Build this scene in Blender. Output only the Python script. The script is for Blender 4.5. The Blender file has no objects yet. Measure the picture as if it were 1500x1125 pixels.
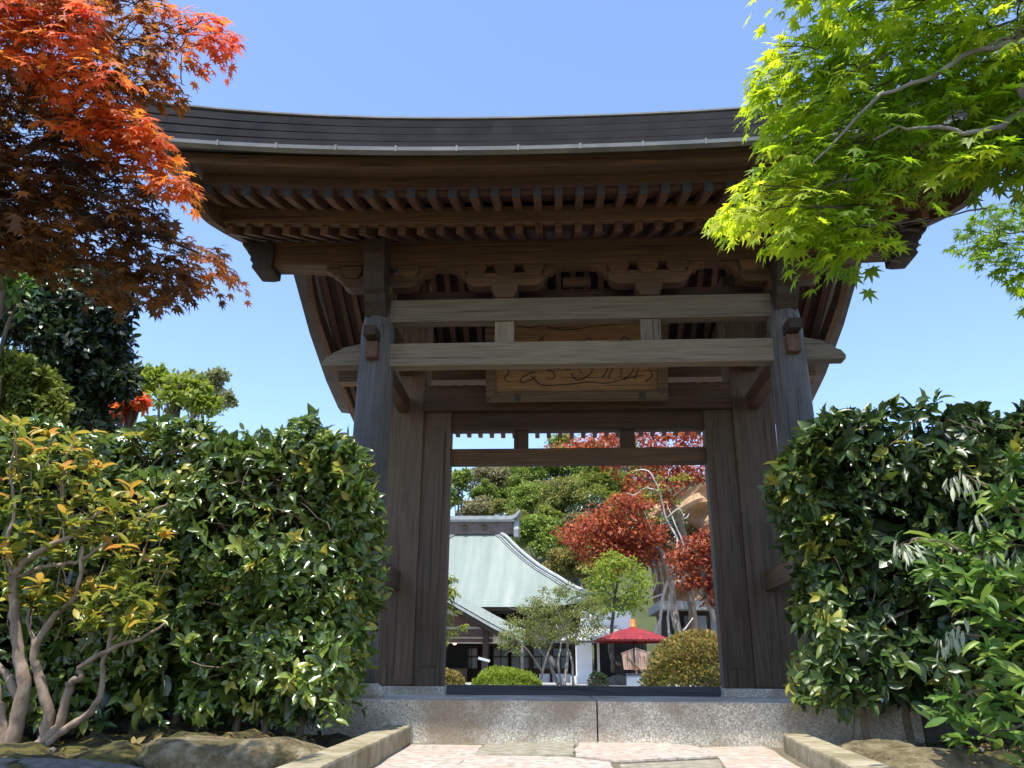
import bpy, bmesh, math, random
import numpy as np
from mathutils import Matrix, Vector
random.seed(7); rng = np.random.default_rng(11)
scene = bpy.context.scene; COL = scene.collection
R = math.radians

# ------------------------------------------------------------------ camera
YAW, PITCH, ROLL, FPX = 0.05964, 0.34191, 0.00702, 1200.38
CAM = Vector((-0.1866, 0.0, 0.4472))
cd = bpy.data.cameras.new('camera'); cam = bpy.data.objects.new('camera', cd); COL.objects.link(cam)
cd.sensor_width = 36; cd.lens = 36*FPX/1500; cd.clip_start = .05; cd.clip_end = 3000
cam.matrix_world = Matrix.Translation(CAM) @ (Matrix.Rotation(YAW,3,'Z') @ Matrix.Rotation(math.pi/2+PITCH,3,'X') @ Matrix.Rotation(ROLL,3,'Z')).to_4x4()
scene.camera = cam
scene.render.resolution_x = 1024; scene.render.resolution_y = 768

# ------------------------------------------------------------------ light
SUN_EL, SUN_AZ = R(72), R(202)
w = bpy.data.worlds.new('World'); scene.world = w; w.use_nodes = True
nt = w.node_tree; bg = nt.nodes['Background']
sky = nt.nodes.new('ShaderNodeTexSky'); sky.sky_type = 'NISHITA'; sky.sun_disc = False
sky.sun_elevation = SUN_EL; sky.sun_rotation = SUN_AZ; sky.air_density = 1.0; sky.dust_density = .6; sky.ozone_density = 2.6
tint = nt.nodes.new('ShaderNodeMix'); tint.data_type = 'RGBA'; tint.blend_type = 'MULTIPLY'; tint.inputs[0].default_value = 1; tint.inputs[7].default_value = (.93,.935,1.02,1)
nt.links.new(sky.outputs[0], tint.inputs[6]); nt.links.new(tint.outputs[2], bg.inputs[0]); bg.inputs[1].default_value = .15
sl = bpy.data.lights.new('sun', 'SUN'); sl.energy = 3.3; sl.angle = R(.55); sl.color = (1, .955, .88)
so = bpy.data.objects.new('sun', sl); COL.objects.link(so)
sv = Vector((math.sin(SUN_AZ)*math.cos(SUN_EL), math.cos(SUN_AZ)*math.cos(SUN_EL), math.sin(SUN_EL)))
so.rotation_euler = sv.to_track_quat('Z', 'Y').to_euler(); so.location = (0,0,30)
scene.view_settings.view_transform = 'Standard'; scene.view_settings.look = 'None'
scene.view_settings.exposure = 1.18; scene.view_settings.gamma = 1
scene.cycles.max_bounces = 8; scene.cycles.diffuse_bounces = 5; scene.cycles.transmission_bounces = 6; scene.cycles.transparent_max_bounces = 8

# ------------------------------------------------------------------ pixel (1500 x 1125) + depth -> world
def ray(u, v):
    px, py = u-750, v-562.5
    c, s = math.cos(ROLL), math.sin(ROLL)
    x = (px*c+py*s)/FPX; U = -(-px*s+py*c)/FPX
    cp, sp = math.cos(PITCH), math.sin(PITCH)
    yr = cp-U*sp; z = sp+U*cp
    cy, sy = math.cos(YAW), math.sin(YAW)
    return Vector((x*cy-yr*sy, x*sy+yr*cy, z))
def W(u, v, Y):
    r = ray(u, v); return CAM + r*(Y/r.y)
def WZ(u, v, Z):
    r = ray(u, v); return CAM + r*((Z-CAM.z)/r.z)

# ------------------------------------------------------------------ materials
MATS = {}
def newmat(name):
    m = bpy.data.materials.new(name); m.use_nodes = True; MATS[name] = m
    return m, m.node_tree.nodes, m.node_tree.links, m.node_tree.nodes['Principled BSDF']
def ramp(N, stops):
    r = N.new('ShaderNodeValToRGB'); e = r.color_ramp.elements
    while len(e) < len(stops): e.new(.5)
    for el, (p, c) in zip(e, stops): el.position = p; el.color = (*c, 1)
    return r
def coords(N, L, scale=(1,1,1), rand=True, kind='Object'):
    tc = N.new('ShaderNodeTexCoord'); mp = N.new('ShaderNodeMapping'); mp.inputs['Scale'].default_value = scale
    L.new(tc.outputs[kind], mp.inputs['Vector'])
    if rand:
        oi = N.new('ShaderNodeObjectInfo'); ml = N.new('ShaderNodeMath'); ml.operation = 'MULTIPLY'; ml.inputs[1].default_value = 37.0
        L.new(oi.outputs['Random'], ml.inputs[0])
        cb = N.new('ShaderNodeCombineXYZ')
        for i in range(3): L.new(ml.outputs[0], cb.inputs[i])
        L.new(cb.outputs[0], mp.inputs['Location'])
    return mp
def noise(N, L, vec, scale, detail=6, rough=.6, dist=0):
    n = N.new('ShaderNodeTexNoise'); n.inputs['Scale'].default_value = scale; n.inputs['Detail'].default_value = detail
    n.inputs['Roughness'].default_value = rough; n.inputs['Distortion'].default_value = dist
    L.new(vec.outputs[0], n.inputs['Vector']); return n
def mixc(N, L, fac, a, b, mode='MIX'):
    m = N.new('ShaderNodeMix'); m.data_type = 'RGBA'; m.blend_type = mode
    if isinstance(fac, float): m.inputs[0].default_value = fac
    else: L.new(fac, m.inputs[0])
    for s, i in ((a,6),(b,7)):
        if isinstance(s, tuple): m.inputs[i].default_value = (*s, 1)
        else: L.new(s, m.inputs[i])
    return m
def bump(N, L, bs, src, strength, dist=.01):
    b = N.new('ShaderNodeBump'); b.inputs['Strength'].default_value = strength; b.inputs['Distance'].default_value = dist
    L.new(src, b.inputs['Height']); L.new(b.outputs[0], bs.inputs['Normal'])

def wood(name, axis, dark, light, rough=.75, weather=None, warm=(1.28,1.13,.86)):
    dark, light = [tuple(c*k for c,k in zip(q,warm)) for q in (dark,light)]
    if weather: weather = tuple(c*k for c,k in zip(weather,warm))
    m, N, L, bs = newmat(name)
    sc = [14,14,14]; sc['xyz'.index(axis)] = .7
    mp = coords(N, L, tuple(sc)); n = noise(N, L, mp, 2.2, 8, .65, .6)
    sc2 = [60,60,60]; sc2['xyz'.index(axis)] = 1.5
    mp2 = coords(N, L, tuple(sc2)); n2 = noise(N, L, mp2, 2, 4, .6)
    r = ramp(N, [(.28,dark),(.5,tuple((a+b)/2 for a,b in zip(dark,light))),(.72,light)])
    L.new(n.outputs[0], r.inputs[0])
    r2 = ramp(N, [(.3,(.62,.62,.62)),(.6,(1.08,1.08,1.08))]); L.new(n2.outputs[0], r2.inputs[0])
    mx = mixc(N, L, 1.0, r.outputs[0], r2.outputs[0], 'MULTIPLY')
    # long drying cracks
    sc4 = [34,34,34]; sc4['xyz'.index(axis)] = .55
    n4 = noise(N, L, coords(N, L, tuple(sc4)), 1.3, 3, .5, .3)
    r4 = ramp(N, [(.60,(1,1,1)),(.645,(.36,.34,.32)),(.69,(.36,.34,.32)),(.72,(1,1,1))]); L.new(n4.outputs[0], r4.inputs[0])
    mx = mixc(N, L, 1.0, mx.outputs[2], r4.outputs[0], 'MULTIPLY')
    # blotches of weathering, large
    mp3 = coords(N, L, (1,1,1)); n3 = noise(N, L, mp3, 1.7, 5, .6)
    r3 = ramp(N, [(.42,(0,0,0)),(.66,(1,1,1))]); L.new(n3.outputs[0], r3.inputs[0])
    wc = weather or tuple(c*.62 for c in light)
    ml = N.new('ShaderNodeMath'); ml.operation = 'MULTIPLY'; ml.inputs[1].default_value = .6; L.new(r3.outputs[0], ml.inputs[0])
    mx2 = mixc(N, L, ml.outputs[0], mx.outputs[2], wc)
    oi = N.new('ShaderNodeObjectInfo'); mr = N.new('ShaderNodeMapRange'); mr.inputs[3].default_value = .72; mr.inputs[4].default_value = 1.25
    L.new(oi.outputs['Random'], mr.inputs[0])
    hs = N.new('ShaderNodeHueSaturation'); L.new(mr.outputs[0], hs.inputs['Value']); L.new(mx2.outputs[2], hs.inputs['Color'])
    L.new(hs.outputs[0], bs.inputs['Base Color']); bs.inputs['Roughness'].default_value = rough
    bump(N, L, bs, n2.outputs[0], .35, .006)
    return m
BD, BL = (.044,.024,.013), (.130,.076,.042)
for ax in 'xyz':
    wood('brown_wood_'+ax, ax, BD, BL, .78, (.055,.038,.026))
    wood('grey_wood_'+ax, ax, (.118,.098,.072), (.215,.184,.142), .8, (.135,.115,.086), (1.14,1.03,.84))
    wood('dark_wood_'+ax, ax, (.016,.011,.007), (.046,.031,.020), .8, (.018,.014,.010))
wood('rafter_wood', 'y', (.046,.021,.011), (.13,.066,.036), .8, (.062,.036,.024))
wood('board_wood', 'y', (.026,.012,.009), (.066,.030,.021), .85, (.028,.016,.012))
wood('pillar_wood', 'z', (.05,.047,.044), (.135,.128,.118), .7, (.036,.033,.030), (1.03,1,.92))
wood('door_wood', 'z', (.070,.052,.036), (.175,.134,.094), .75, (.095,.074,.052), (1.16,1.0,.80))
wood('plaque_wood', 'x', (.27,.14,.055), (.42,.24,.10), .7, (.21,.11,.045), (1,1,1))
wood('plaque_frame_wood', 'x', (.10,.068,.04), (.25,.175,.10), .75, (.14,.10,.06), (1.05,1,.9))
wood('sill_wood', 'x', (.045,.043,.045), (.095,.092,.095), .7, (.06,.058,.06), (1,1,1))
wood('red_wood', 'x', (.035,.018,.015), (.095,.045,.038), .7, (.05,.028,.024))
wood('sign_wood', 'z', (.40,.24,.16), (.55,.36,.25), .8, (.42,.28,.21), (1,1,1))

def mottled(name, stops, scale, rough=.8, bscale=None, bstr=.3, bdist=.01, spec=.5, metallic=0, stain=None, sscale=1.2, stretch=(1,1,1)):
    m, N, L, bs = newmat(name)
    mp = coords(N, L, stretch, rand=False); n = noise(N, L, mp, scale, 8, .65)
    r = ramp(N, stops); L.new(n.outputs[0], r.inputs[0]); out = r.outputs[0]
    if stain:
        n2 = noise(N, L, coords(N, L, (1,1,1), rand=False), sscale, 5, .6)
        r2 = ramp(N, [(.45,(0,0,0)),(.65,(1,1,1))]); L.new(n2.outputs[0], r2.inputs[0])
        ml = N.new('ShaderNodeMath'); ml.operation = 'MULTIPLY'; ml.inputs[1].default_value = .7; L.new(r2.outputs[0], ml.inputs[0])
        mx = mixc(N, L, ml.outputs[0], out, stain); out = mx.outputs[2]
    L.new(out, bs.inputs['Base Color']); bs.inputs['Roughness'].default_value = rough; bs.inputs['Metallic'].default_value = metallic
    bs.inputs['Specular IOR Level'].default_value = spec
    if bscale:
        nb = noise(N, L, coords(N, L, stretch, rand=False), bscale, 6, .7); bump(N, L, bs, nb.outputs[0], bstr, bdist)
    return m
# speckled, chiselled granite with rusty stains
def granite(name):
    m, N, L, bs = newmat(name)
    mp = coords(N, L, (1,1,1), rand=False)
    vo = N.new('ShaderNodeTexVoronoi'); vo.inputs['Scale'].default_value = 110; L.new(mp.outputs[0], vo.inputs['Vector'])
    n = noise(N, L, mp, 80, 6, .75)
    r = ramp(N, [(.36,(.34,.305,.24)),(.5,(.70,.64,.53)),(.62,(.95,.91,.80))]); L.new(n.outputs[0], r.inputs[0])
    rv = ramp(N, [(0,(.55,.55,.55)),(1,(1.25,1.22,1.15))]); L.new(vo.outputs['Color'], rv.inputs[0])
    mx = mixc(N, L, 1.0, r.outputs[0], rv.outputs[0], 'MULTIPLY')
    n2 = noise(N, L, mp, 1.6, 4, .55); r2 = ramp(N, [(.46,(0,0,0)),(.62,(.78,.78,.78))]); L.new(n2.outputs[0], r2.inputs[0])
    mx2 = mixc(N, L, r2.outputs[0], mx.outputs[2], (.30,.22,.14))
    L.new(mx2.outputs[2], bs.inputs['Base Color']); bs.inputs['Roughness'].default_value = .85
    bump(N, L, bs, n.outputs[0], .55, .012)
granite('granite')
mottled('slab_pale', [(.32,(.22,.18,.14)),(.5,(.44,.39,.33)),(.68,(.60,.55,.48))], 16, .85, 14, .9, .03, stain=(.42,.31,.24), sscale=3)
mottled('slab_green', [(.32,(.15,.135,.09)),(.5,(.29,.265,.195)),(.68,(.42,.40,.32))], 12, .85, 16, .9, .03)
mottled('slab_pink', [(.32,(.25,.205,.165)),(.5,(.43,.375,.315)),(.68,(.57,.515,.45))], 13, .85, 12, .8, .03, stain=(.42,.29,.2), sscale=4)
mottled('mortar', [(.3,(.09,.075,.04)),(.7,(.2,.17,.11))], 14, .9, 30, .6, .02)
mottled('kerb_stone', [(.3,(.20,.165,.09)),(.55,(.36,.31,.20)),(.75,(.48,.43,.31))], 8, .88, 22, .8, .02, stain=(.15,.135,.05), sscale=3)
mottled('moss', [(.34,(.018,.014,.006)),(.46,(.06,.05,.012)),(.55,(.15,.13,.02)),(.63,(.22,.185,.03)),(.72,(.10,.07,.03))], 9, .95, 60, 1, .05)
mottled('rock', [(.33,(.07,.055,.025)),(.46,(.25,.19,.09)),(.55,(.36,.29,.15)),(.66,(.52,.43,.27))], 11, .95, 24, 1, .09, stain=(.12,.105,.018), sscale=5)
mottled('low_wall_stone', [(.3,(.06,.055,.045)),(.7,(.17,.155,.13))], 16, .9, 30, .7, .01)
mottled('ground', [(.3,(.09,.075,.05)),(.55,(.18,.155,.11)),(.75,(.28,.25,.19))], 3, .95, 14, .6, .03)
mottled('gravel', [(.3,(.26,.24,.2)),(.7,(.42,.40,.35))], 30, .95, 60, .8, .02)
mottled('copper_dark', [(.3,(.024,.019,.015)),(.6,(.050,.040,.033)),(.8,(.095,.08,.068))], 5, .62, 20, .15, .004, stain=(.075,.062,.052), sscale=2.5, stretch=(.6,1,1))
mottled('copper_edge', [(.3,(.09,.092,.086)),(.6,(.17,.172,.16)),(.8,(.27,.27,.25))], 6, .6, 30, .2, .004, stretch=(.5,1,1))
mottled('copper_pale', [(.3,(.24,.265,.25)),(.6,(.34,.365,.345)),(.8,(.44,.46,.44))], 6, .6, 30, .2, .004)
mottled('ridge_wood', [(.3,(.085,.062,.052)),(.7,(.17,.13,.11))], 4, .8)
mottled('plaster_white', [(.3,(.72,.72,.74)),(.7,(.82,.82,.83))], 3, .9)
mottled('plaster_beige', [(.3,(.42,.38,.31)),(.7,(.54,.50,.42))], 3, .9)
mottled('window_glass', [(.3,(.07,.085,.09)),(.7,(.14,.16,.165))], 1.5, .25)
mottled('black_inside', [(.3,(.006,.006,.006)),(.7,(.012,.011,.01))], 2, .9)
mottled('tile_grey', [(.3,(.24,.25,.23)),(.7,(.38,.39,.35))], 5, .7, 30, .4, .02)
mottled('ochre_rock', [(.3,(.33,.19,.09)),(.5,(.52,.32,.16)),(.72,(.66,.46,.27))], .8, .95, 3, 1, .3)
mottled('hill_soil', [(.3,(.03,.04,.012)),(.7,(.075,.09,.03))], .3, .95)
mottled('bark_pale', [(.3,(.13,.09,.06)),(.5,(.29,.21,.145)),(.75,(.45,.36,.27))], 12, .85, 40, .8, .01, stretch=(1,1,.5))
mottled('bark_grey', [(.3,(.10,.085,.07)),(.5,(.22,.195,.165)),(.75,(.40,.37,.33))], 5, .9, 20, .8, .02, stretch=(1,1,.4))
mottled('bark_white', [(.3,(.22,.20,.175)),(.5,(.48,.45,.41)),(.75,(.68,.65,.6))], 5, .9, 20, .8, .02, stretch=(1,1,.4))
mottled('bark_brown', [(.3,(.10,.075,.05)),(.6,(.20,.15,.10)),(.8,(.28,.22,.15))], 8, .9, 20, .8, .02, stretch=(1,1,.4))
mottled('bark_dark', [(.3,(.025,.02,.014)),(.7,(.085,.07,.05))], 10, .9, 30, .8, .01)
mottled('twig_brown', [(.3,(.10,.075,.045)),(.7,(.24,.19,.12))], 10, .85)
mottled('twig_silver', [(.3,(.30,.28,.26)),(.7,(.50,.48,.46))], 10, .6, 30, .5, .01)
mottled('umbrella_paper', [(.3,(.16,.007,.010)),(.55,(.23,.011,.014)),(.72,(.36,.045,.03))], 2.5, .6)
mottled('umbrella_cap', [(.3,(.72,.17,.015)),(.7,(.80,.23,.03))], 4, .5)
mottled('black_lacquer', [(.3,(.008,.008,.008)),(.7,(.015,.014,.014))], 4, .4)
mottled('pale_panel', [(.3,(.20,.25,.29)),(.7,(.26,.31,.35))], 3, .6)
mottled('ink', [(.3,(.03,.016,.008)),(.7,(.05,.028,.014))], 8, .9)
mottled('faded_ink', [(.3,(.20,.10,.07)),(.7,(.26,.14,.10))], 8, .9)
mottled('end_grain', [(.3,(.016,.014,.012)),(.7,(.034,.03,.026))], 30, .9)
mottled('iron', [(.3,(.02,.02,.02)),(.7,(.05,.045,.04))], 8, .6)
# copper green temple roof with fine horizontal courses
def green_roof():
    m, N, L, bs = newmat('green_copper')
    mp = coords(N, L, (1,1,1), rand=False); wv = N.new('ShaderNodeTexWave'); wv.bands_direction = 'Z'; wv.inputs['Scale'].default_value = 3.1
    wv.inputs['Distortion'].default_value = .25; L.new(mp.outputs[0], wv.inputs['Vector'])
    n = noise(N, L, coords(N, L, (1.2,.1,.12), rand=False), 1.6, 6, .6)
    r = ramp(N, [(.3,(.155,.20,.168)),(.5,(.20,.245,.21)),(.72,(.275,.31,.26))]); L.new(n.outputs[0], r.inputs[0])
    r2 = ramp(N, [(.05,(.87,.885,.885)),(.3,(1,1,1))]); L.new(wv.outputs[1], r2.inputs[0])
    mx = mixc(N, L, 1.0, r.outputs[0], r2.outputs[0], 'MULTIPLY')
    L.new(mx.outputs[2], bs.inputs['Base Color']); bs.inputs['Roughness'].default_value = .7
    bump(N, L, bs, wv.outputs[1], .25, .02)
green_roof()
def glow(name, col, s):
    m, N, L, bs = newmat(name); bs.inputs['Base Color'].default_value = (*col,1)
    bs.inputs['Emission Color'].default_value = (*col,1); bs.inputs['Emission Strength'].default_value = s
glow('lamp_glow', (1,.55,.15), 6)

def leafmat(name, stops, trans=.45, rough=.45, spec=.5, tstops=None, sheen=0):
    m, N, L, bs = newmat(name)
    at = N.new('ShaderNodeAttribute'); at.attribute_name = 'tone'
    r = ramp(N, stops); L.new(at.outputs['Fac'], r.inputs[0])
    L.new(r.outputs[0], bs.inputs['Base Color']); bs.inputs['Roughness'].default_value = rough; bs.inputs['Specular IOR Level'].default_value = spec
    tr = N.new('ShaderNodeBsdfTranslucent')
    if tstops:
        r2 = ramp(N, tstops); L.new(at.outputs['Fac'], r2.inputs[0]); L.new(r2.outputs[0], tr.inputs[0])
    else: L.new(r.outputs[0], tr.inputs[0])
    mx = N.new('ShaderNodeMixShader'); mx.inputs[0].default_value = trans
    L.new(bs.outputs[0], mx.inputs[1]); L.new(tr.outputs[0], mx.inputs[2])
    L.new(mx.outputs[0], N['Material Output'].inputs[0])
    return m
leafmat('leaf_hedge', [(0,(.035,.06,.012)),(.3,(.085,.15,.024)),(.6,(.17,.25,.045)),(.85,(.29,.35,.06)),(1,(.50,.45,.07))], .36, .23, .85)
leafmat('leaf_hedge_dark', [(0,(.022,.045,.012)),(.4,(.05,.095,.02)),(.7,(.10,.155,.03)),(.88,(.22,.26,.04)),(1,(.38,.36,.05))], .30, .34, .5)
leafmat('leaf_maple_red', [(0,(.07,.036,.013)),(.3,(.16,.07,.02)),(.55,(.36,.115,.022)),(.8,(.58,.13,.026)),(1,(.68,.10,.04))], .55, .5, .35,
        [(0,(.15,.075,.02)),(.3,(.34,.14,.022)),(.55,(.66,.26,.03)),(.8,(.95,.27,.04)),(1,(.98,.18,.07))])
leafmat('leaf_maple_green', [(0,(.08,.15,.010)),(.4,(.17,.27,.015)),(.75,(.36,.44,.03)),(1,(.52,.52,.06))], .58, .5, .35,
        [(0,(.20,.36,.010)),(.4,(.42,.60,.014)),(.75,(.70,.80,.03)),(1,(.90,.88,.08))])
leafmat('leaf_new_orange', [(0,(.07,.115,.02)),(.35,(.22,.27,.035)),(.62,(.46,.40,.05)),(.82,(.66,.38,.06)),(1,(.70,.26,.07))], .48, .30, .7)
leafmat('leaf_fresh', [(0,(.07,.15,.025)),(.5,(.13,.25,.035)),(1,(.28,.38,.06))], .42, .42, .45)
leafmat('leaf_silver', [(0,(.34,.39,.24)),(1,(.54,.57,.43))], .25, .5, .5)
leafmat('leaf_evergreen', [(0,(.014,.026,.010)),(.5,(.03,.058,.018)),(1,(.085,.12,.03))], .22, .35, .55)
leafmat('leaf_bright', [(0,(.09,.15,.015)),(.5,(.22,.30,.025)),(1,(.42,.45,.05))], .5, .5, .3)
leafmat('leaf_bush', [(0,(.075,.11,.014)),(.5,(.19,.235,.03)),(1,(.40,.40,.06))], .4, .5, .3)
leafmat('leaf_hill_green', [(0,(.065,.11,.016)),(.5,(.18,.26,.035)),(1,(.36,.42,.065))], .35, .55, .3)
leafmat('leaf_hill_yellow', [(0,(.06,.09,.016)),(.5,(.18,.20,.035)),(1,(.46,.40,.10))], .35, .55, .3)
leafmat('leaf_hill_olive', [(0,(.11,.105,.04)),(.5,(.24,.22,.095)),(1,(.38,.34,.16))], .3, .6, .3)
leafmat('leaf_pale_tree', [(0,(.16,.18,.07)),(.5,(.24,.26,.10)),(1,(.36,.36,.16))], .4, .6, .3)
leafmat('leaf_deep_red', [(0,(.12,.024,.012)),(.5,(.30,.062,.025)),(1,(.62,.17,.05))], .42, .5, .3)
leafmat('leaf_azalea_brown', [(0,(.08,.095,.025)),(.45,(.21,.20,.045)),(.8,(.36,.26,.06)),(1,(.50,.24,.08))], .4, .5, .3)
leafmat('leaf_litter', [(0,(.06,.035,.015)),(.5,(.17,.10,.04)),(.8,(.26,.19,.06)),(1,(.12,.15,.03))], .15, .6, .3)
leafmat('leaf_sparse', [(0,(.07,.10,.02)),(.6,(.16,.20,.04)),(1,(.36,.27,.07))], .4, .5, .3)

# ------------------------------------------------------------------ mesh helpers
def origin(o):
    p = Vector((0,0,0))
    while o: p += o.location; o = o.parent
    return p
def tag(o, label=None, cat=None, group=None, kind=None):
    if label: o['label'] = label
    if cat: o['category'] = cat
    if group: o['group'] = group
    if kind: o['kind'] = kind
    return o
def thing(name, loc, label, cat, group=None):
    o = bpy.data.objects.new(name, None); COL.objects.link(o); o.location = loc; o.empty_display_size = .1
    return tag(o, label, cat, group)
class MB:
    def __init__(s): s.v = []; s.f = []
    def add(s, vs, fs):
        b = len(s.v); s.v += [tuple(v) for v in vs]; s.f += [tuple(b+i for i in f) for f in fs]; return s
    def box(s, x0, x1, y0, y1, z0, z1):
        vs = [(x,y,z) for z in (z0,z1) for y in (y0,y1) for x in (x0,x1)]
        return s.add(vs, [(0,2,3,1),(4,5,7,6),(0,1,5,4),(2,6,7,3),(0,4,6,2),(1,3,7,5)])
    def prism(s, pts, axis, a, b):
        # pts: outline in the other two axes; extruded along axis from a to b
        n = len(pts)
        def P(p, t): return {'x':(t,p[0],p[1]), 'y':(p[0],t,p[1]), 'z':(p[0],p[1],t)}[axis]
        vs = [P(p,a) for p in pts]+[P(p,b) for p in pts]
        fs = [tuple(range(n)), tuple(range(2*n-1,n-1,-1))]+[(i,i+n,(i+1)%n+n,(i+1)%n) for i in range(n)]
        return s.add(vs, fs)
    def sweep_rect(s, path, wx, h):
        # path in points (x,y,z) = bottom centre line; cross section wx in x, h in z
        vs = []; fs = []
        for (x,y,z) in path: vs += [(x-wx/2,y,z),(x+wx/2,y,z),(x+wx/2,y,z+h),(x-wx/2,y,z+h)]
        n = len(path)
        for i in range(n-1):
            for k in range(4): fs.append((4*i+k, 4*i+(k+1)%4, 4*i+4+(k+1)%4, 4*i+4+k))
        fs += [(3,2,1,0), (4*n-4,4*n-3,4*n-2,4*n-1)]
        return s.add(vs, fs)
    def tube(s, path, rad, seg=7, cap=True):
        path = [Vector(p) for p in path]; n = len(path)
        if not hasattr(rad, '__len__'): rad = [rad]*n
        vs = []; fs = []; ref = Vector((.31,.52,.79))
        for i, p in enumerate(path):
            t = (path[min(i+1,n-1)]-path[max(i-1,0)])
            if t.length < 1e-7: t = Vector((0,0,1))
            t.normalize(); a = t.cross(ref)
            if a.length < .05: a = t.cross(Vector((1,0,0)))
            a.normalize(); b = t.cross(a)
            for k in range(seg):
                q = 2*math.pi*k/seg; vs.append(p+(a*math.cos(q)+b*math.sin(q))*rad[i])
        for i in range(n-1):
            for k in range(seg): fs.append((i*seg+k, i*seg+(k+1)%seg, (i+1)*seg+(k+1)%seg, (i+1)*seg+k))
        if cap: fs += [tuple(range(seg-1,-1,-1)), tuple(range((n-1)*seg, n*seg))]
        return s.add(vs, fs)
    def lathe(s, c, prof, seg=24):
        vs = []; fs = []
        for (r,z) in prof:
            for k in range(seg): q = 2*math.pi*k/seg; vs.append((c[0]+r*math.cos(q), c[1]+r*math.sin(q), c[2]+z))
        n = len(prof)
        for i in range(n-1):
            for k in range(seg): fs.append((i*seg+k, i*seg+(k+1)%seg, (i+1)*seg+(k+1)%seg, (i+1)*seg+k))
        fs += [tuple(range(seg-1,-1,-1)), tuple(range((n-1)*seg, n*seg))]
        return s.add(vs, fs)
    def grid(s, fn, nu, nv):
        vs = [fn(i/nu, j/nv) for j in range(nv+1) for i in range(nu+1)]
        return s.add(vs, [(j*(nu+1)+i, j*(nu+1)+i+1, (j+1)*(nu+1)+i+1, (j+1)*(nu+1)+i) for j in range(nv) for i in range(nu)])
    def build(s, name, mat, parent=None, bevel=0, smooth=False, seg=2, sub=0, mats=None):
        me = bpy.data.meshes.new(name); o = Vector((0,0,0)) if parent is None else origin(parent)
        me.from_pydata([tuple(Vector(v)-o) for v in s.v], [], s.f); me.update()
        bm = bmesh.new(); bm.from_mesh(me); bmesh.ops.recalc_face_normals(bm, faces=bm.faces)
        if bevel:
            ed = [e for e in bm.edges if len(e.link_faces)==2 and e.calc_face_angle(0) > .5]
            bmesh.ops.bevel(bm, geom=ed, offset=bevel, segments=seg, affect='EDGES', profile=.6, clamp_overlap=True)
        bm.to_mesh(me); bm.free()
        me.materials.append(MATS[mat])
        if smooth: me.polygons.foreach_set('use_smooth', [True]*len(me.polygons))
        ob = bpy.data.objects.new(name, me); COL.objects.link(ob); ob.parent = parent
        return ob
def copy_of(o, parent, dx=0, dy=0, dz=0):
    c = o.copy(); COL.objects.link(c); c.parent = parent; c.location = o.location+Vector((dx,dy,dz)); return c
def interp(x, xs, ys): return float(np.interp(x, xs, ys))

# ---- leaves
def T_oval(w=.42, fold=.10, curl=.12):
    rows = [(.22,.75),(.5,1.0),(.78,.62)]
    v = [(0,0,0)]
    for t, k in rows:
        for sx in (-1,0,1): v.append((sx*w/2*k, t, (abs(sx)*fold)-curl*t*t))
    v.append((0,1,-curl*1.25))
    f = [(0,2,1),(0,3,2)]
    for r in range(2):
        a = 1+3*r; b = a+3
        for c in (0,1): f += [(a+c,a+c+1,b+c+1),(a+c,b+c+1,b+c)]
    f += [(7,8,10),(8,9,10)]
    return np.array(v), np.array(f)
def T_maple():
    ang = [-128,-82,-40,0,40,82,128]; ln = [.42,.72,.92,1.0,.92,.72,.42]
    v = [(0,0,0)]; pts = []
    nt_ = [-155]+[(ang[i]+ang[i+1])/2 for i in range(6)]+[155]
    nl = [.12,.26,.36,.42,.42,.36,.26,.12]
    seq = []
    for i in range(7): seq += [(nt_[i],nl[i],0), (ang[i],ln[i],1)]
    seq.append((nt_[7],nl[7],0))
    for a, l, k in seq:
        a = R(a); v.append((math.sin(a)*l*.62, .28+math.cos(a)*l*.62, -.20*l*l*(.6 if k else 1)+(.0 if k else .03)))
    v[0] = (0,.28,.03)
    f = [(0,i,i+1) for i in range(1,len(seq))]
    b = len(v); v += [(-.008,-.25,.06),(.008,-.25,.06)]; f += [(b,b+1,0)]
    return np.array(v), np.array(f)
def T_diamond():
    return np.array([(0,0,0),(-.28,.45,.06),(0,1,-.1),(.28,.45,.06)]), np.array([(0,1,2),(0,2,3)])
def T_small():
    return np.array([(0,0,0),(-.2,.35,.05),(-.17,.7,.02),(0,1,-.08),(.17,.7,.02),(.2,.35,.05)]), np.array([(0,1,5),(1,2,4),(1,4,5),(2,3,4)])
OVAL, OVALB, LANCE, MAPLE, DIAM, SMALL = T_oval(), T_oval(.56,.08,.2), T_oval(.26,.06,.22), T_maple(), T_diamond(), T_small()
def nrmz(a): return a/np.maximum(np.linalg.norm(a, axis=1, keepdims=True), 1e-9)
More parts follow.
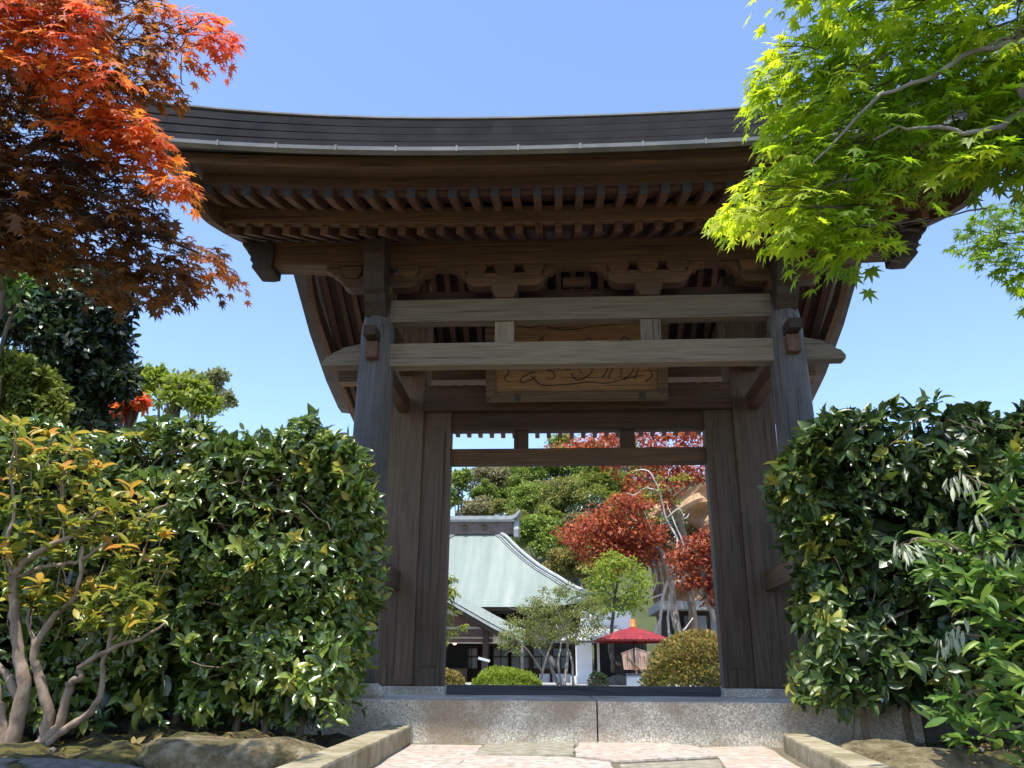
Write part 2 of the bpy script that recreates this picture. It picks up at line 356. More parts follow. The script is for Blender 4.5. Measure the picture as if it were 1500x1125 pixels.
def leaves(name, tm, pos, dirv, nrm, size, mat, parent=None, tone=None):
    tv, tf = tm; pos = np.asarray(pos,float); N = len(pos); k = len(tv); m = len(tf)
    d = nrmz(np.asarray(dirv,float)); n = np.asarray(nrm,float); n = nrmz(n-(n*d).sum(1,keepdims=True)*d); s = np.cross(d,n)
    size = np.broadcast_to(np.asarray(size,float),(N,)); curl = rng.uniform(.2,1.9,N)
    wid = rng.uniform(.85,1.15,N)
    V = pos[:,None,:]+size[:,None,None]*((tv[:,0][None,:]*wid[:,None])[:,:,None]*s[:,None,:]+tv[:,1][None,:,None]*d[:,None,:]+(tv[:,2][None,:]*curl[:,None])[:,:,None]*n[:,None,:])
    V = V.reshape(-1,3)
    if parent is not None: V = V-np.array(origin(parent))
    F = (tf[None]+(np.arange(N)*k)[:,None,None]).reshape(-1)
    me = bpy.data.meshes.new(name); me.vertices.add(N*k); me.vertices.foreach_set('co', V.astype(np.float32).ravel())
    me.loops.add(N*m*3); me.loops.foreach_set('vertex_index', F.astype(np.int32))
    me.polygons.add(N*m); me.polygons.foreach_set('loop_start', (np.arange(N*m)*3).astype(np.int32))
    me.update(calc_edges=True)
    me.polygons.foreach_set('use_smooth', np.ones(N*m,bool))
    if tone is None: tone = rng.uniform(0,1,N)
    at = me.attributes.new('tone','FLOAT','POINT'); at.data.foreach_set('value', np.repeat(np.clip(tone,0,1),k).astype(np.float32))
    me.materials.append(MATS[mat]); ob = bpy.data.objects.new(name, me); COL.objects.link(ob); ob.parent = parent
    return ob
def rdir(n): return nrmz(rng.normal(size=(n,3)))
def in_poly(poly, n):
    P = np.array(poly,float); lo, hi = P.min(0), P.max(0); out = []
    while len(out) < n:
        q = rng.uniform(lo,hi); c = False; j = len(P)-1
        for i in range(len(P)):
            if (P[i,1]>q[1]) != (P[j,1]>q[1]) and q[0] < (P[j,0]-P[i,0])*(q[1]-P[i,1])/(P[j,1]-P[i,1])+P[i,0]: c = not c
            j = i
        if c: out.append(q)
    return np.array(out)
def pts_px(poly, n, y0, y1):
    q = in_poly(poly, n); return np.array([W(u,v,rng.uniform(y0,y1)) for u,v in q])
def clumpy(center, radii, n, clumps, crad=.38, low=.15):
    """leaf positions + outward normals for a crown of overlapping clumps"""
    c = np.array(center,float); r = np.array(radii,float)
    dd = rdir(clumps*3); dd = dd[dd[:,2] > -.55][:clumps]; k = len(dd)
    cc = c+dd*r*(rng.uniform(.25,.78,(k,1))); cr = r.mean()*crad*rng.uniform(.6,1.25,k)
    i = rng.integers(0,k,n); e = rdir(n); e[:,2] = np.where(e[:,2] < -.35, -e[:,2], e[:,2])
    rad = cr[i]*rng.uniform(.62,1.06,n)**.6
    pos = cc[i]+e*rad[:,None]*np.array([1,1,.8])
    return pos, e
def crown(name, center, radii, n, clumps, size, mat, parent, tm=DIAM, crad=.38, tonebias=0):
    pos, e = clumpy(center, radii, n, clumps, crad)
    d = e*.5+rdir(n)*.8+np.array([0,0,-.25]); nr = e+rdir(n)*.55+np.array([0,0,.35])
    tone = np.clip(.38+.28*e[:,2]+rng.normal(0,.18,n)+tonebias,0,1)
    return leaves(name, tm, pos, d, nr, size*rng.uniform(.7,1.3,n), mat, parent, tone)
def limb(path, r0, r1, wob=0.0, sub=4):
    """smooth wobbling tube path with radii"""
    P = [Vector(p) for p in path]; out = []
    n = len(P)
    for i in range(n-1):
        p0, p1, p2, p3 = P[max(i-1,0)], P[i], P[i+1], P[min(i+2,n-1)]
        for k in range(sub):
            t = k/sub
            out.append(.5*((2*p1)+(p2-p0)*t+(2*p0-5*p1+4*p2-p3)*t*t+(3*p1-p0-3*p2+p3)*t**3))
    out.append(P[-1])
    L = len(out)
    if wob: out = [p+Vector(rng.normal(0,wob,3)) if 0<i<L-1 else p for i,p in enumerate(out)]
    return out, [(r0+(r1-r0)*i/(L-1))*rng.uniform(.9,1.1) for i in range(L)]
def px_path(pts, Y, dy=0):
    return [W(u,v,Y+dy*i) for i,(u,v) in enumerate(pts)]

# ================================================================== GROUND
def ground():
    xs = [-400,-120,-60,-30,-15,-9,-6,-4,-3,-2.35,-2.05,2.05,2.35,3,4,6,9,15,30,60,120,400]
    ys = [-300,-80,-30,-10,-4,0,2.4,4.3,5.2,6.36,6.5,8.9,9.1,14,20,28,36,60,120,300,900]
    def h(x,y):
        if y >= 9.0: return .2
        if y >= 6.4: return .0
        b = abs(x) >= 2.3
        if y >= 4.3: return -.035
        if b: return max(-.035-.10*max(0,3.0-y), -1.3)
        return interp(y,[2.4,4.3],[-1.25,-.035])
    m = MB(); nx, ny = len(xs), len(ys)
    m.add([(x,y,h(x,y)) for y in ys for x in xs], [(j*nx+i,j*nx+i+1,(j+1)*nx+i+1,(j+1)*nx+i) for j in range(ny-1) for i in range(nx-1)])
    tag(m.build('ground','ground'), kind='structure')
    g = MB(); g.box(-30,40,9.05,37,.1,.215); tag(g.build('courtyard','gravel'), kind='structure')
    st = MB()
    for i in range(6): st.box(-2.0,2.0,4.32-.34*(i+1),4.36-.34*i,-.02-.17*(i+1)-.25,-.02-.17*(i+1)+(.0 if i else .0))
    tag(st.build('steps','slab_pale',bevel=.015), kind='structure')
    p = MB(); p.box(-2.0,2.0,4.30,6.36,-.03,-.012); tag(p.build('path','mortar'), kind='structure')
    # mossy banks with bumps
    for s, (xa,xb) in ((-1,(-6.5,-1.35)),(1,(1.75,6.5))):
        m = MB()
        def f(a,b):
            x = xa+(xb-xa)*a; y = 3.6+2.76*b
            e = .03 if s<0 else -.0
            # inner edge follows the kerbs, which splay towards the viewer
            lim = -(1.42+.42*(6.3-y)/1.6) if s<0 else 1.98+.30*(6.3-y)/1.6
            x = xa+(lim-xa)*a if s<0 else lim+(xb-lim)*a
            z = .035+.03*math.sin(3.1*x+1.7*y)+.022*math.sin(7.3*x-4.1*y)+.018*math.sin(13*x+9*y)+.01*math.sin(31*x+23*y)
            edge = min(1,(a if s>0 else 1-a)*14)
            return (x,y,-.03+ (z+.04)*edge + e*edge)
        m.grid(f,110,60); tag(m.build('mossy_ground','moss',smooth=True), kind='structure')
ground()

# paving slabs (pixel outlines on the ground plane)
SL = [([(601,1089),(709,1090),(694,1104),(655,1128),(610,1150),(470,1150),(529,1122)],'slab_pale','pale rough paving slab at the left front of the path'),
      ([(711,1090),(842,1087),(839,1107),(696,1105)],'slab_green','narrow greenish paving slab at the middle of the plinth foot'),
      ([(693,1107),(838,1110),(898,1117),(905,1150),(622,1150),(660,1127)],'slab_pale','whitish paving slab in front of the greenish slab'),
      ([(846,1087),(940,1086),(1022,1094),(1050,1108),(910,1115),(842,1107)],'slab_pale','large pale paving slab right of the centre joint at the plinth foot'),
      ([(1026,1093),(1120,1092),(1136,1099),(1215,1150),(1085,1150),(1053,1109)],'slab_pink','pinkish paving slab beside the right kerb'),
      ([(908,1118),(1050,1111),(1078,1150),(912,1150)],'slab_green','dark greenish paving slab at the bottom right of the path')]
for pts, mt, lab in SL:
    c = [WZ(u,v,0) for u,v in pts]; ctr = sum(c,Vector())/len(c)
    poly = []
    for i in range(len(c)):
        a, b = c[i], c[(i+1)%len(c)]
        for k in range(5):
            q = a.lerp(b,k/5); j = .012
            poly.append((q.x+random.uniform(-j,j), q.y+random.uniform(-j,j)))
    m = MB(); m.prism(poly,'z',-.02,.0+random.uniform(-.006,.008))
    tag(m.build('paving_slab',mt,bevel=.012),lab,'paving slab','paving slabs of the path')

# kerbs
def kerb(name, a, b, wdt, z0, z1, lab):
    a = Vector((*a,0)); b = Vector((*b,0)); d = (b-a); n = Vector((-d.y,d.x,0)).normalized()*wdt
    pts = [a]; N = 14
    poly = [(a+d*(i/N)+Vector((random.uniform(-.006,.006),0,0))) for i in range(N+1)]+[(b+n-d*(i/N)) for i in range(N+1)]
    m = MB(); m.prism([(p.x,p.y) for p in poly],'z',z0,z1); return tag(m.build(name,'kerb_stone',bevel=.014),lab,'kerb','stone kerbs beside the path')
kl0 = W(602,1067,6.2); kl1 = WZ(470,1125,.11)
dl = (Vector((kl1.x,kl1.y))-Vector((kl0.x,kl0.y)))
kerb('kerb_stone',(kl0.x,kl0.y),(kl0.x+dl.x*1.45,kl0.y+dl.y*1.45),-.17,-.06,.115,'mossy stone kerb on the left of the path, running up to the granite plinth')
kr0 = W(1146,1081,5.95); kr1 = WZ(1245,1125,.09)
dr = (Vector((kr1.x,kr1.y))-Vector((kr0.x,kr0.y)))
kerb('kerb_stone',(kr0.x,kr0.y),(kr0.x+dr.x*1.45,kr0.y+dr.y*1.45),.17,-.06,.10,'mossy stone kerb on the right of the path, below the right hedge')

# boulders
def boulder(c, r, lab, mat='rock', seed=0, name='boulder'):
    bm = bmesh.new(); bmesh.ops.create_icosphere(bm, subdivisions=5, radius=1)
    rs = np.random.default_rng(seed); ks = rs.normal(0,2.2,(6,3)); ph = rs.uniform(0,6,6)
    for v in bm.verts:
        p = np.array(v.co); f = 1+.09*sum(math.sin(float(p@ks[i])+ph[i]) for i in range(6))*.55
        f += .05*abs(math.sin(3.1*p[0]+2.2*p[1]+4*p[2]+ph[0]))+.035*abs(math.sin(7*p[0]-5*p[1]+3*p[2]+ph[1]))+.02*math.sin(17*p[0]+11*p[1]+9*p[2])+.012*math.sin(37*p[0]-29*p[1]+23*p[2])
        q = np.sign(p)*np.abs(p)**.8*f; v.co = (c[0]+q[0]*r[0], c[1]+q[1]*r[1], c[2]+q[2]*r[2])
    me = bpy.data.meshes.new(name); bm.to_mesh(me); bm.free(); me.materials.append(MATS[mat])
    me.polygons.foreach_set('use_smooth',[True]*len(me.polygons))
    o = bpy.data.objects.new(name,me); COL.objects.link(o); return tag(o,lab,'rock')
p = WZ(345,1112,.06); boulder((p.x,p.y,.02),(.42,.24,.125),'broad mossy rock below the left hedge','rock',3)
p = WZ(1290,1110,.05); boulder((p.x,p.y+.05,.0),(.22,.16,.13),'brown rock below the right hedge beside the kerb','rock',5)
p = WZ(1380,1118,.05); boulder((p.x,p.y,.0),(.34,.18,.10),'flat brown rock at the foot of the right hedge','rock',8)
p = WZ(75,1122,.05); boulder((p.x,p.y,.0),(.40,.14,.07),'low grey rock in front of the bare-stemmed shrub','low_wall_stone',9)

# fallen leaves and small stones on the mossy banks
pos=[]; nn=[]
def bank_z(x,y): return .035+.03*math.sin(3.1*x+1.7*y)+.022*math.sin(7.3*x-4.1*y)
for i in range(1500):
    sd = -1 if rng.uniform()<.6 else 1; y = rng.uniform(4.3,6.3)
    x = -rng.uniform(1.75,4.6) if sd<0 else rng.uniform(2.2,4.2)
    pos.append((x,y,bank_z(x,y)+.035)); nn.append((rng.normal(0,.5),rng.normal(0,.5),1))
tag(leaves('leaf_litter',OVAL,pos,np.c_[rng.normal(size=(1500,2)),rng.normal(0,.25,1500)],nn,rng.uniform(.03,.075,1500),'leaf_litter'),kind='stuff')
m = MB(); m2 = 0
bm = bmesh.new()
for i in range(260):
    sd = -1 if rng.uniform()<.6 else 1; y = rng.uniform(4.4,6.3); x = -rng.uniform(1.75,4.4) if sd<0 else rng.uniform(2.2,4.0); r_ = rng.uniform(.008,.032)
    bmesh.ops.create_icosphere(bm, subdivisions=1, radius=r_, matrix=Matrix.Translation((x,y,bank_z(x,y)+.02)) @ Matrix.Rotation(rng.uniform(0,3),4,'Z') @ Matrix.Diagonal((1.4,.9,.7,1)))
me = bpy.data.meshes.new('pebbles'); bm.to_mesh(me); bm.free(); me.materials.append(MATS['low_wall_stone']); o = bpy.data.objects.new('pebbles',me); COL.objects.link(o); tag(o,kind='stuff')
# ================================================================== PLINTH AND LOW WALLS
PZ = .2794
for x0, x1, lab in ((-2.32,.058,'left granite block of the gate plinth, stained'),(.066,2.32,'right granite block of the gate plinth, stained brown')):
    m = MB(); m.box(x0,x1,6.33,9.0,-.25,PZ); tag(m.build('granite_plinth','granite',bevel=.012),lab,'plinth','granite blocks under the gate')
m = MB(); m.box(-7,-2.33,6.36,6.7,-.2,.33); tag(m.build('low_wall','low_wall_stone',bevel=.02),'low dark stone wall behind the left hedge','wall')
m = MB(); m.box(2.33,7,6.36,6.7,-.2,.33); tag(m.build('low_wall','low_wall_stone',bevel=.02),'low dark stone wall behind the right hedge','wall')

# ================================================================== GATE
E = .4472
G = thing('temple_gate',(0,8,PZ),'large weathered wooden temple gate with a sweeping layered roof, framing the courtyard','gate')
def gp(name, mat, mb, bevel=.006, **k): return mb.build(name, mat, G, bevel=bevel, **k)
# round front pillars
for s in (-1,1):
    cx = 1.80*s
    m = MB(); m.lathe((cx,6.73,0),[(.168,PZ+.10),(.168,PZ+.3),(.164,1.2),(.160,2.2),(.153,3.05),(.150,3.30),(.142,3.42),(.128,3.50),(.118,3.54),(.118,3.62)],28)
    gp('round_pillar','pillar_wood',m,0,smooth=True)
    m = MB(); m.lathe((cx,6.73,0),[(.23,PZ),(.23,PZ+.05),(.20,PZ+.09),(.18,PZ+.105)],28); gp('pillar_base','granite',m,0,smooth=True)
    # main square pillar and its stone
    xa, xb = sorted((1.589*s,2.01*s))
    m = MB(); m.box(xa,xb,8.1,8.5,.352,4.55); gp('main_pillar','door_wood',m,.018)
    xa, xb = sorted((1.255*s,2.12*s)); m = MB(); m.box(xa,xb,7.86,8.72,PZ-.02,.350); gp('base_stone','granite',m,.01)
    # rear round pillar
    m = MB(); m.lathe((cx,9.75,0),[(.15,.2),(.15,3.2),(.13,3.6)],20); gp('rear_pillar','pillar_wood',m,0,smooth=True)
    # door post with arched sunk panel
    xa, xb = sorted((1.303*s,1.588*s))
    m = MB(); m.box(xa,xb,8.13,8.30,.352,3.039); dp = gp('door_post','door_wood',m,.006)
    pc = 1.447*s; hw = .078
    arch = [(pc-hw,.52),(pc+hw,.52),(pc+hw,2.80)]+[(pc+hw*math.cos(a),2.80+hw*1.15*math.sin(a)) for a in np.linspace(0,math.pi,9)[1:-1]]+[(pc-hw,2.80)]
    m = MB(); m.prism(arch,'y',8.118,8.15); m.build('arched_panel','door_wood',dp,bevel=.007,seg=2)
    # side ties: front pillar to main pillar
    for z0,z1,yf,hw in ((3.03,3.185,6.50,.055),(3.44,3.63,6.72,.06),(1.22,1.40,6.74,.05)):
        m = MB(); m.box(cx-hw,cx+hw,yf,8.10,z0,z1); gp('side_tie_beam','brown_wood_y',m)
        m = MB(); m.box(cx-hw,cx+hw,8.51,9.75,z0,z1); gp('side_tie_beam','brown_wood_y',m)
    m = MB(); m.box(cx-.055,cx+.055,6.40,6.73,3.20,3.29); gp('tie_key','dark_wood_y',m)
    # bracket nose stacked on the pillar front
    m = MB(); prof = [(6.73,3.46),(6.60,3.46),(6.55,3.52),(6.50,3.56),(6.50,3.63),(6.44,3.66),(6.44,3.72),(6.40,3.80),(6.40,3.90),(6.36,3.96),(6.34,4.10),(6.38,4.22),(6.73,4.24)]
    m.prism(prof,'x',cx-.095,cx+.095); gp('carved_nose','dark_wood_z',m,.012)
    # nose of the lower beam outside the pillar
    x0 = 1.93*s; x1 = 2.27*s
    if s<0: out = [(x0,3.015),(x1,3.015),(x1-.005,3.05),(x1+.03,3.10),(x1+.07,3.115),(x1+.10,3.15),(x1+.15,3.165),(x1+.18,3.19),(x1+.24,3.20),(x0,3.225)]
    else: out = [(x0,3.015),(x1,3.015),(x1+.005,3.05),(x1-.03,3.10),(x1-.07,3.115),(x1-.10,3.15),(x1-.15,3.165),(x1-.18,3.19),(x1-.24,3.20),(x0,3.225)]
    m = MB(); m.prism(out,'y',6.665,6.795); gp('beam_nose','grey_wood_x',m,.008)
    m = MB(); a,b = sorted((1.9*s,2.16*s)); m.box(a,b,8.15,8.4,3.05,3.30); gp('lintel_nose','dark_wood_x',m,.02)
# two front tie beams and struts
m = MB(); m.box(-1.69,1.69,6.658,6.79,3.0026,3.2159); gp('lower_tie_beam','grey_wood_x',m,.008)
m = MB(); m.box(-1.69,1.69,6.658,6.79,3.423,3.6396); gp('upper_tie_beam','grey_wood_x',m,.008)
XS = []
for ua,ub in ((725,753),(938,968)):
    a, b = W(ua,486,6.70).x, W(ub,484,6.70).x; XS.append((a+b)/2)
    m = MB(); m.box(a,b,6.68,6.77,3.2165,3.4225); gp('strut','grey_wood_z',m,.005)
# bracket complexes
def bracket(cx, big):
    Y0, Y1 = 6.60, 6.86
    z0, za, zb, zc = 3.64, 3.765, 3.895, 3.978
    h = .355
    n = 8; prof = [(cx-h,zb),(cx-h,za+.085)]
    prof += [(cx-h+.10*(1-math.cos(t)),za+.085-.085*math.sin(t)) for t in np.linspace(0,math.pi/2,n)[1:]]
    prof += [(cx+h-.10*(1-math.cos(t)),za+.085-.085*math.sin(t)) for t in np.linspace(math.pi/2,0,n)[:-1]]+[(cx+h,za+.085),(cx+h,zb)]
    m = MB(); m.prism(prof,'y',6.655,6.795); arm = gp('bracket_arm','brown_wood_x',m,.006)
    def block(bx, hw, zl, zh, yy0, yy1):
        zm = zl+(zh-zl)*.48
        pr = [(bx-hw*.68,zl),(bx+hw*.68,zl),(bx+hw*.74,zl+(zm-zl)*.35),(bx+hw*.9,zl+(zm-zl)*.8),(bx+hw,zm),(bx+hw,zh),(bx-hw,zh),(bx-hw,zm),(bx-hw*.9,zl+(zm-zl)*.8),(bx-hw*.74,zl+(zm-zl)*.35)]
        q = MB(); q.prism(pr,'y',yy0,yy1); return q
    block(cx,.118,z0,za+.012,6.632,6.82).build('large_block','brown_wood_x',arm,bevel=.004)
    for d in (-.262,0,.262): block(cx+d,.092,zb-.03,zc,6.635,6.815).build('small_block','brown_wood_x',arm,bevel=.004)
    for sd in (-1,1):
        x = cx+sd*h
        pr = [(x,zb+.083),(x+sd*.17,zb+.083),(x+sd*.15,zb+.055),(x+sd*.10,zb+.045),(x+sd*.09,zb+.015),(x+sd*.04,zb+.0),(x+sd*.03,zb-.03),(x-sd*.0,zb-.05)]
        q = MB(); q.prism(pr,'y',6.67,6.78); q.build('carved_wing','brown_wood_x',arm,bevel=.006)
for cx in XS+[-1.8,1.8]: bracket(cx, 0)
m = MB(); m.box(-1.7,1.7,6.95,7.07,3.66,3.86); gp('inner_tie_beam','red_wood',m)
m = MB(); m.box(-.13,.13,6.90,6.94,3.87,3.96); gp('centre_block','brown_wood_x',m)
# eave purlin with dark carved ends
def kz(x): return .035*(abs(x)/2.9)**2.5
m = MB(); n = 24
sec = lambda x: [(x,6.63,3.978+kz(x)),(x,6.83,3.978+kz(x)),(x,6.83,4.208+kz(x)*1.6),(x,6.63,4.208+kz(x)*1.6)]
vs = []; fs = []
for i in range(n+1): vs += sec(-2.9+5.8*i/n)
for i in range(n):
    for k in range(4): fs.append((4*i+k,4*i+(k+1)%4,4*i+4+(k+1)%4,4*i+4+k))
fs += [(3,2,1,0),(4*n,4*n+1,4*n+2,4*n+3)]
m.add(vs,fs); gp('eave_purlin','brown_wood_x',m,.006)
for s in (-1,1):
    o = [(2.80,3.955),(2.86,3.945),(2.97,3.95),(3.0,3.985),(2.985,4.02),(3.02,4.055),(3.015,4.10),(3.05,4.13),(3.055,4.17),(3.10,4.20),(3.12,4.245),(2.82,4.245),(2.80,4.21),(2.80,3.98)]
    m = MB(); m.prism([(s*x,z) for x,z in o],'y',6.60,6.86); gp('purlin_end','dark_wood_z',m,.012)
# ---- roof framing
def rise(x, a=.13, p=2.3): return a*(abs(x)/3.06)**p
FR = [(5.50,3.945),(5.75,4.015),(6.0,4.125),(6.4,4.335)]
LR = [(5.985,3.912),(6.73,4.265),(7.4,4.59),(8.28,5.05)]
RR = [(8.32,5.05),(9.0,4.62),(9.9,4.15),(10.6,3.89),(11.45,3.685)]
NR = 37; XR = [-2.97+5.94*i/(NR-1) for i in range(NR)]
protos = {}
for nm, pth in (('flying_rafter',FR),('base_rafter',LR),('rear_rafter',RR)):
    m = MB(); m.sweep_rect([(0,y,z) for y,z in limb([(0,y,z) for y,z in pth],1,1,0,3)[0] and [(p.y,p.z) for p in limb([(0,y,z) for y,z in pth],1,1,0,3)[0]]],.062,.088)
    o = m.build(nm,'rafter_wood',G,bevel=.003,seg=1); protos[nm] = o
    if nm == 'flying_rafter':   # dark weathered end grain
        q = MB(); q.box(-.0325,.0325,5.490,5.501,3.943,4.036); e0 = q.build('rafter_tip','end_grain',o)
    o.location = (XR[0],0,rise(XR[0],.11 if nm!='base_rafter' else .06))
    for x in XR[1:]:
        c = copy_of(o, G); c.location = (x,0,rise(x,.11 if nm!='base_rafter' else .06))
        if nm == 'flying_rafter': copy_of(e0, c)
# boards over the rafters, eave boards: swept along X with the corner rise
def sweepX(name, mat, sec, a, xs=(-3.05,3.05), n=36, bevel=0, up=None, par=G, smooth=False):
    vs = []; fs = []; k = len(sec)
    for i in range(n+1):
        x = xs[0]+(xs[1]-xs[0])*i/n
        for (y,z) in sec:
            f = interp(y,[5.1,6.4,8.3,10.2,11.5],[1,.5,.12,.5,1]); vs.append((x,y,z+rise(x,a)*f))
    for i in range(n):
        for q in range(k): fs.append((k*i+q,k*i+(q+1)%k,k*(i+1)+(q+1)%k,k*(i+1)+q))
    fs += [tuple(range(k-1,-1,-1)), tuple(range(k*n,k*n+k))]
    m = MB(); m.add(vs,fs); return m.build(name,mat,par,bevel=bevel,smooth=smooth)
def sheet(path, t): return [(y,z) for y,z in path]+[(y,z+t) for y,z in reversed(path)]
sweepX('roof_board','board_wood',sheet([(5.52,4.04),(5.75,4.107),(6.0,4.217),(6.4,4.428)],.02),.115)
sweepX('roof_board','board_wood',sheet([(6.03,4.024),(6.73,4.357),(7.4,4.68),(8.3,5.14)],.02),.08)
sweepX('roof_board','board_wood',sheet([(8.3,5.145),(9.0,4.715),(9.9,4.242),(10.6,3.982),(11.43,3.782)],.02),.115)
sweepX('eave_board','brown_wood_x',[(5.975,4.004),(6.035,4.004),(6.035,4.175),(5.975,4.165)],.115,bevel=.004)
sweepX('eave_board','brown_wood_x',[(5.555,4.058),(5.66,4.062),(5.66,4.17),(5.545,4.17)],.12,bevel=.005)
sweepX('eave_board','brown_wood_x',[(5.30,4.092),(5.60,4.172),(5.60,4.22),(5.29,4.182)],.13,xs=(-3.2,3.2),bevel=.006)
sweepX('eave_board','grey_wood_x',[(11.25,3.76),(11.40,3.745),(11.44,3.90),(11.25,3.90)],.12)
# roof covering: lapped copper courses on the fascia
ZB, ZT = 4.14, 4.385
roof_sec = [(5.15,4.100),(5.32,4.195),(5.7,4.24),(6.25,4.42),(6.9,4.70),(8.3,5.36),(9.7,4.56),(10.6,4.17),(11.3,3.95),(11.5,3.92)]
top = [(11.48,4.20),(10.6,4.55),(9.5,5.1),(8.55,5.78),(8.3,5.84),(8.05,5.78),(7.1,5.10),(6.1,4.66),(5.19,ZT)]
sweepX('roof','copper_dark',roof_sec+top,.16,xs=(-3.42,3.42),n=48)
nb = 4; hh = (ZT-.01-ZB)/nb
for i in range(nb):
    z0 = ZB+hh*i
    sweepX('roof_course','copper_dark',[(5.146-.005*i,z0+.006),(5.20,z0+.006),(5.20,z0+hh-.005),(5.130-.005*i,z0+hh-.005)],.165+.012*i,xs=(-3.43,3.43),n=48)
sweepX('eave_trim','copper_edge',[(5.108,4.104),(5.16,4.098),(5.16,4.138),(5.106,4.134)],.16,xs=(-3.43,3.43),n=48)
sweepX('roof_rim','copper_edge',[(5.102,ZT-.006),(5.22,ZT-.006),(5.22,ZT+.012),(5.102,ZT+.008)],.215,xs=(-3.44,3.44),n=48)
m = MB()
for i in range(15):
    x = -3.2+.457*i; r_ = rise(x,.16); m.box(x-.008,x+.008,5.100,5.116,4.094+r_,4.141+r_)
gp('trim_seam','copper_edge',m,0)
m = MB(); m.box(-3.3,3.3,8.12,8.48,5.75,6.05); m.box(-3.35,3.35,8.06,8.54,6.05,6.12); gp('ridge','copper_dark',m,.03)
# barge boards and ridge purlin
fp = [(5.30,4.005),(5.55,3.985),(5.8,3.995),(6.05,4.055),(6.43,4.172),(6.9,4.34),(7.4,4.55),(7.9,4.77),(8.25,4.92)]
rp = [(8.35,4.90),(8.6,4.60),(9.0,4.40),(9.9,4.12),(10.9,3.875),(11.35,3.80)]
for s in (-1,1):
    for pth in (fp,rp):
        lo = [(p.y,p.z) for p in limb([(0,y,z) for y,z in pth],1,1,0,4)[0]]
        hi = [(y,z+.20) for y,z in reversed(lo)]
        a,b = sorted((3.03*s,3.11*s)); m = MB(); m.prism(lo+hi,'x',a,b); gp('barge_board','brown_wood_y',m,.006)
for y,z in ((8.3,4.80),(9.75,3.95)):
    m = MB(); m.box(-2.98,2.98,y-.1,y+.1,z,z+.24); gp('roof_purlin','brown_wood_x',m)
for s in (-1,1):
    m = MB(); m.box(s*1.8-.09,s*1.8+.09,6.84,9.8,4.22,4.44); gp('gable_beam','brown_wood_y',m)
    m = MB(); m.box(s*1.8-.08,s*1.8+.08,8.2,8.4,4.45,4.8); gp('king_post','brown_wood_z',m)
# lintel, rails, bars
m = MB(); m.box(-1.588,1.588,8.07,8.42,3.041,3.310); gp('lintel','brown_wood_x',m,.008)
zr = W(850,631.5,8.22).z
m = MB(); m.box(-1.302,1.302,8.16,8.29,zr,3.039); gp('upper_rail','brown_wood_x',m,.004)
m = MB(); m.box(-1.302,1.302,8.18,8.30,2.4935,2.6577); gp('lower_rail','brown_wood_x',m,.004)
for ua,ub in ((753,774),(908,930)):
    a,b = W(ua,645,8.22).x, W(ub,643,8.22).x; m = MB(); m.box(a,b,8.19,8.28,2.658,zr-.001); gp('rail_strut','brown_wood_z',m,.003)
m = MB(); m.box(-1.254,1.254,8.06,8.3,PZ+.001,.362); gp('threshold','sill_wood',m,.006)

# hanging name board
zb_, yb = W(845,588,7.99).z, 7.99; zt_, yt = 4.02, 7.62
Bd = thing('name_board',(0,yb,zb_),'ochre carved wooden name board in a frame, hung above the gate lintel','name board')
up = Vector((0,yt-yb,zt_-zb_)); H = up.length; up.normalize(); outn = Vector((0,-up.z,up.y)); 
xL, xRr = W(713,585,yb).x, W(977.5,583,yb).x; wB = xRr-xL
def bpt(a, b, c): return Vector((xL,yb,zb_))+Vector((1,0,0))*a+up*b+outn*c
def bslab(name, pts, c0, c1, mat, par=Bd, bevel=.006):
    n = len(pts); m = MB(); vs = [bpt(a,b,c0) for a,b in pts]+[bpt(a,b,c1) for a,b in pts]
    m.add(vs,[tuple(range(n)),tuple(range(2*n-1,n-1,-1))]+[(i,i+n,(i+1)%n+n,(i+1)%n) for i in range(n)]); return m.build(name,mat,par,bevel=bevel)
fw = .105
panel = bslab('panel',[(fw-.01,fw-.01),(wB-fw+.01,fw-.01),(wB-fw+.01,H-fw+.01),(fw-.01,H-fw+.01)],-.01,.012,'plaque_wood',bevel=0)
bslab('frame_side',[(0,0),(wB,0),(wB-fw,fw),(fw,fw)],-.02,.055,'plaque_frame_wood')
bslab('frame_side',[(0,0.002),(fw-.002,fw),(fw-.002,H-fw),(0,H-.002)],-.02,.054,'plaque_frame_wood')
bslab('frame_side',[(wB,0.002),(wB,H-.002),(wB-fw+.002,H-fw),(wB-fw+.002,fw)],-.02,.054,'plaque_frame_wood')
bslab('frame_side',[(0,H),(fw,H-fw),(wB-fw,H-fw),(wB,H)],-.02,.055,'plaque_frame_wood')
for a in (.175,.86): bslab('iron_cleat',[(wB*a-.03,.015),(wB*a+.03,.015),(wB*a+.03,.085),(wB*a-.03,.085)],.05,.068,'iron')
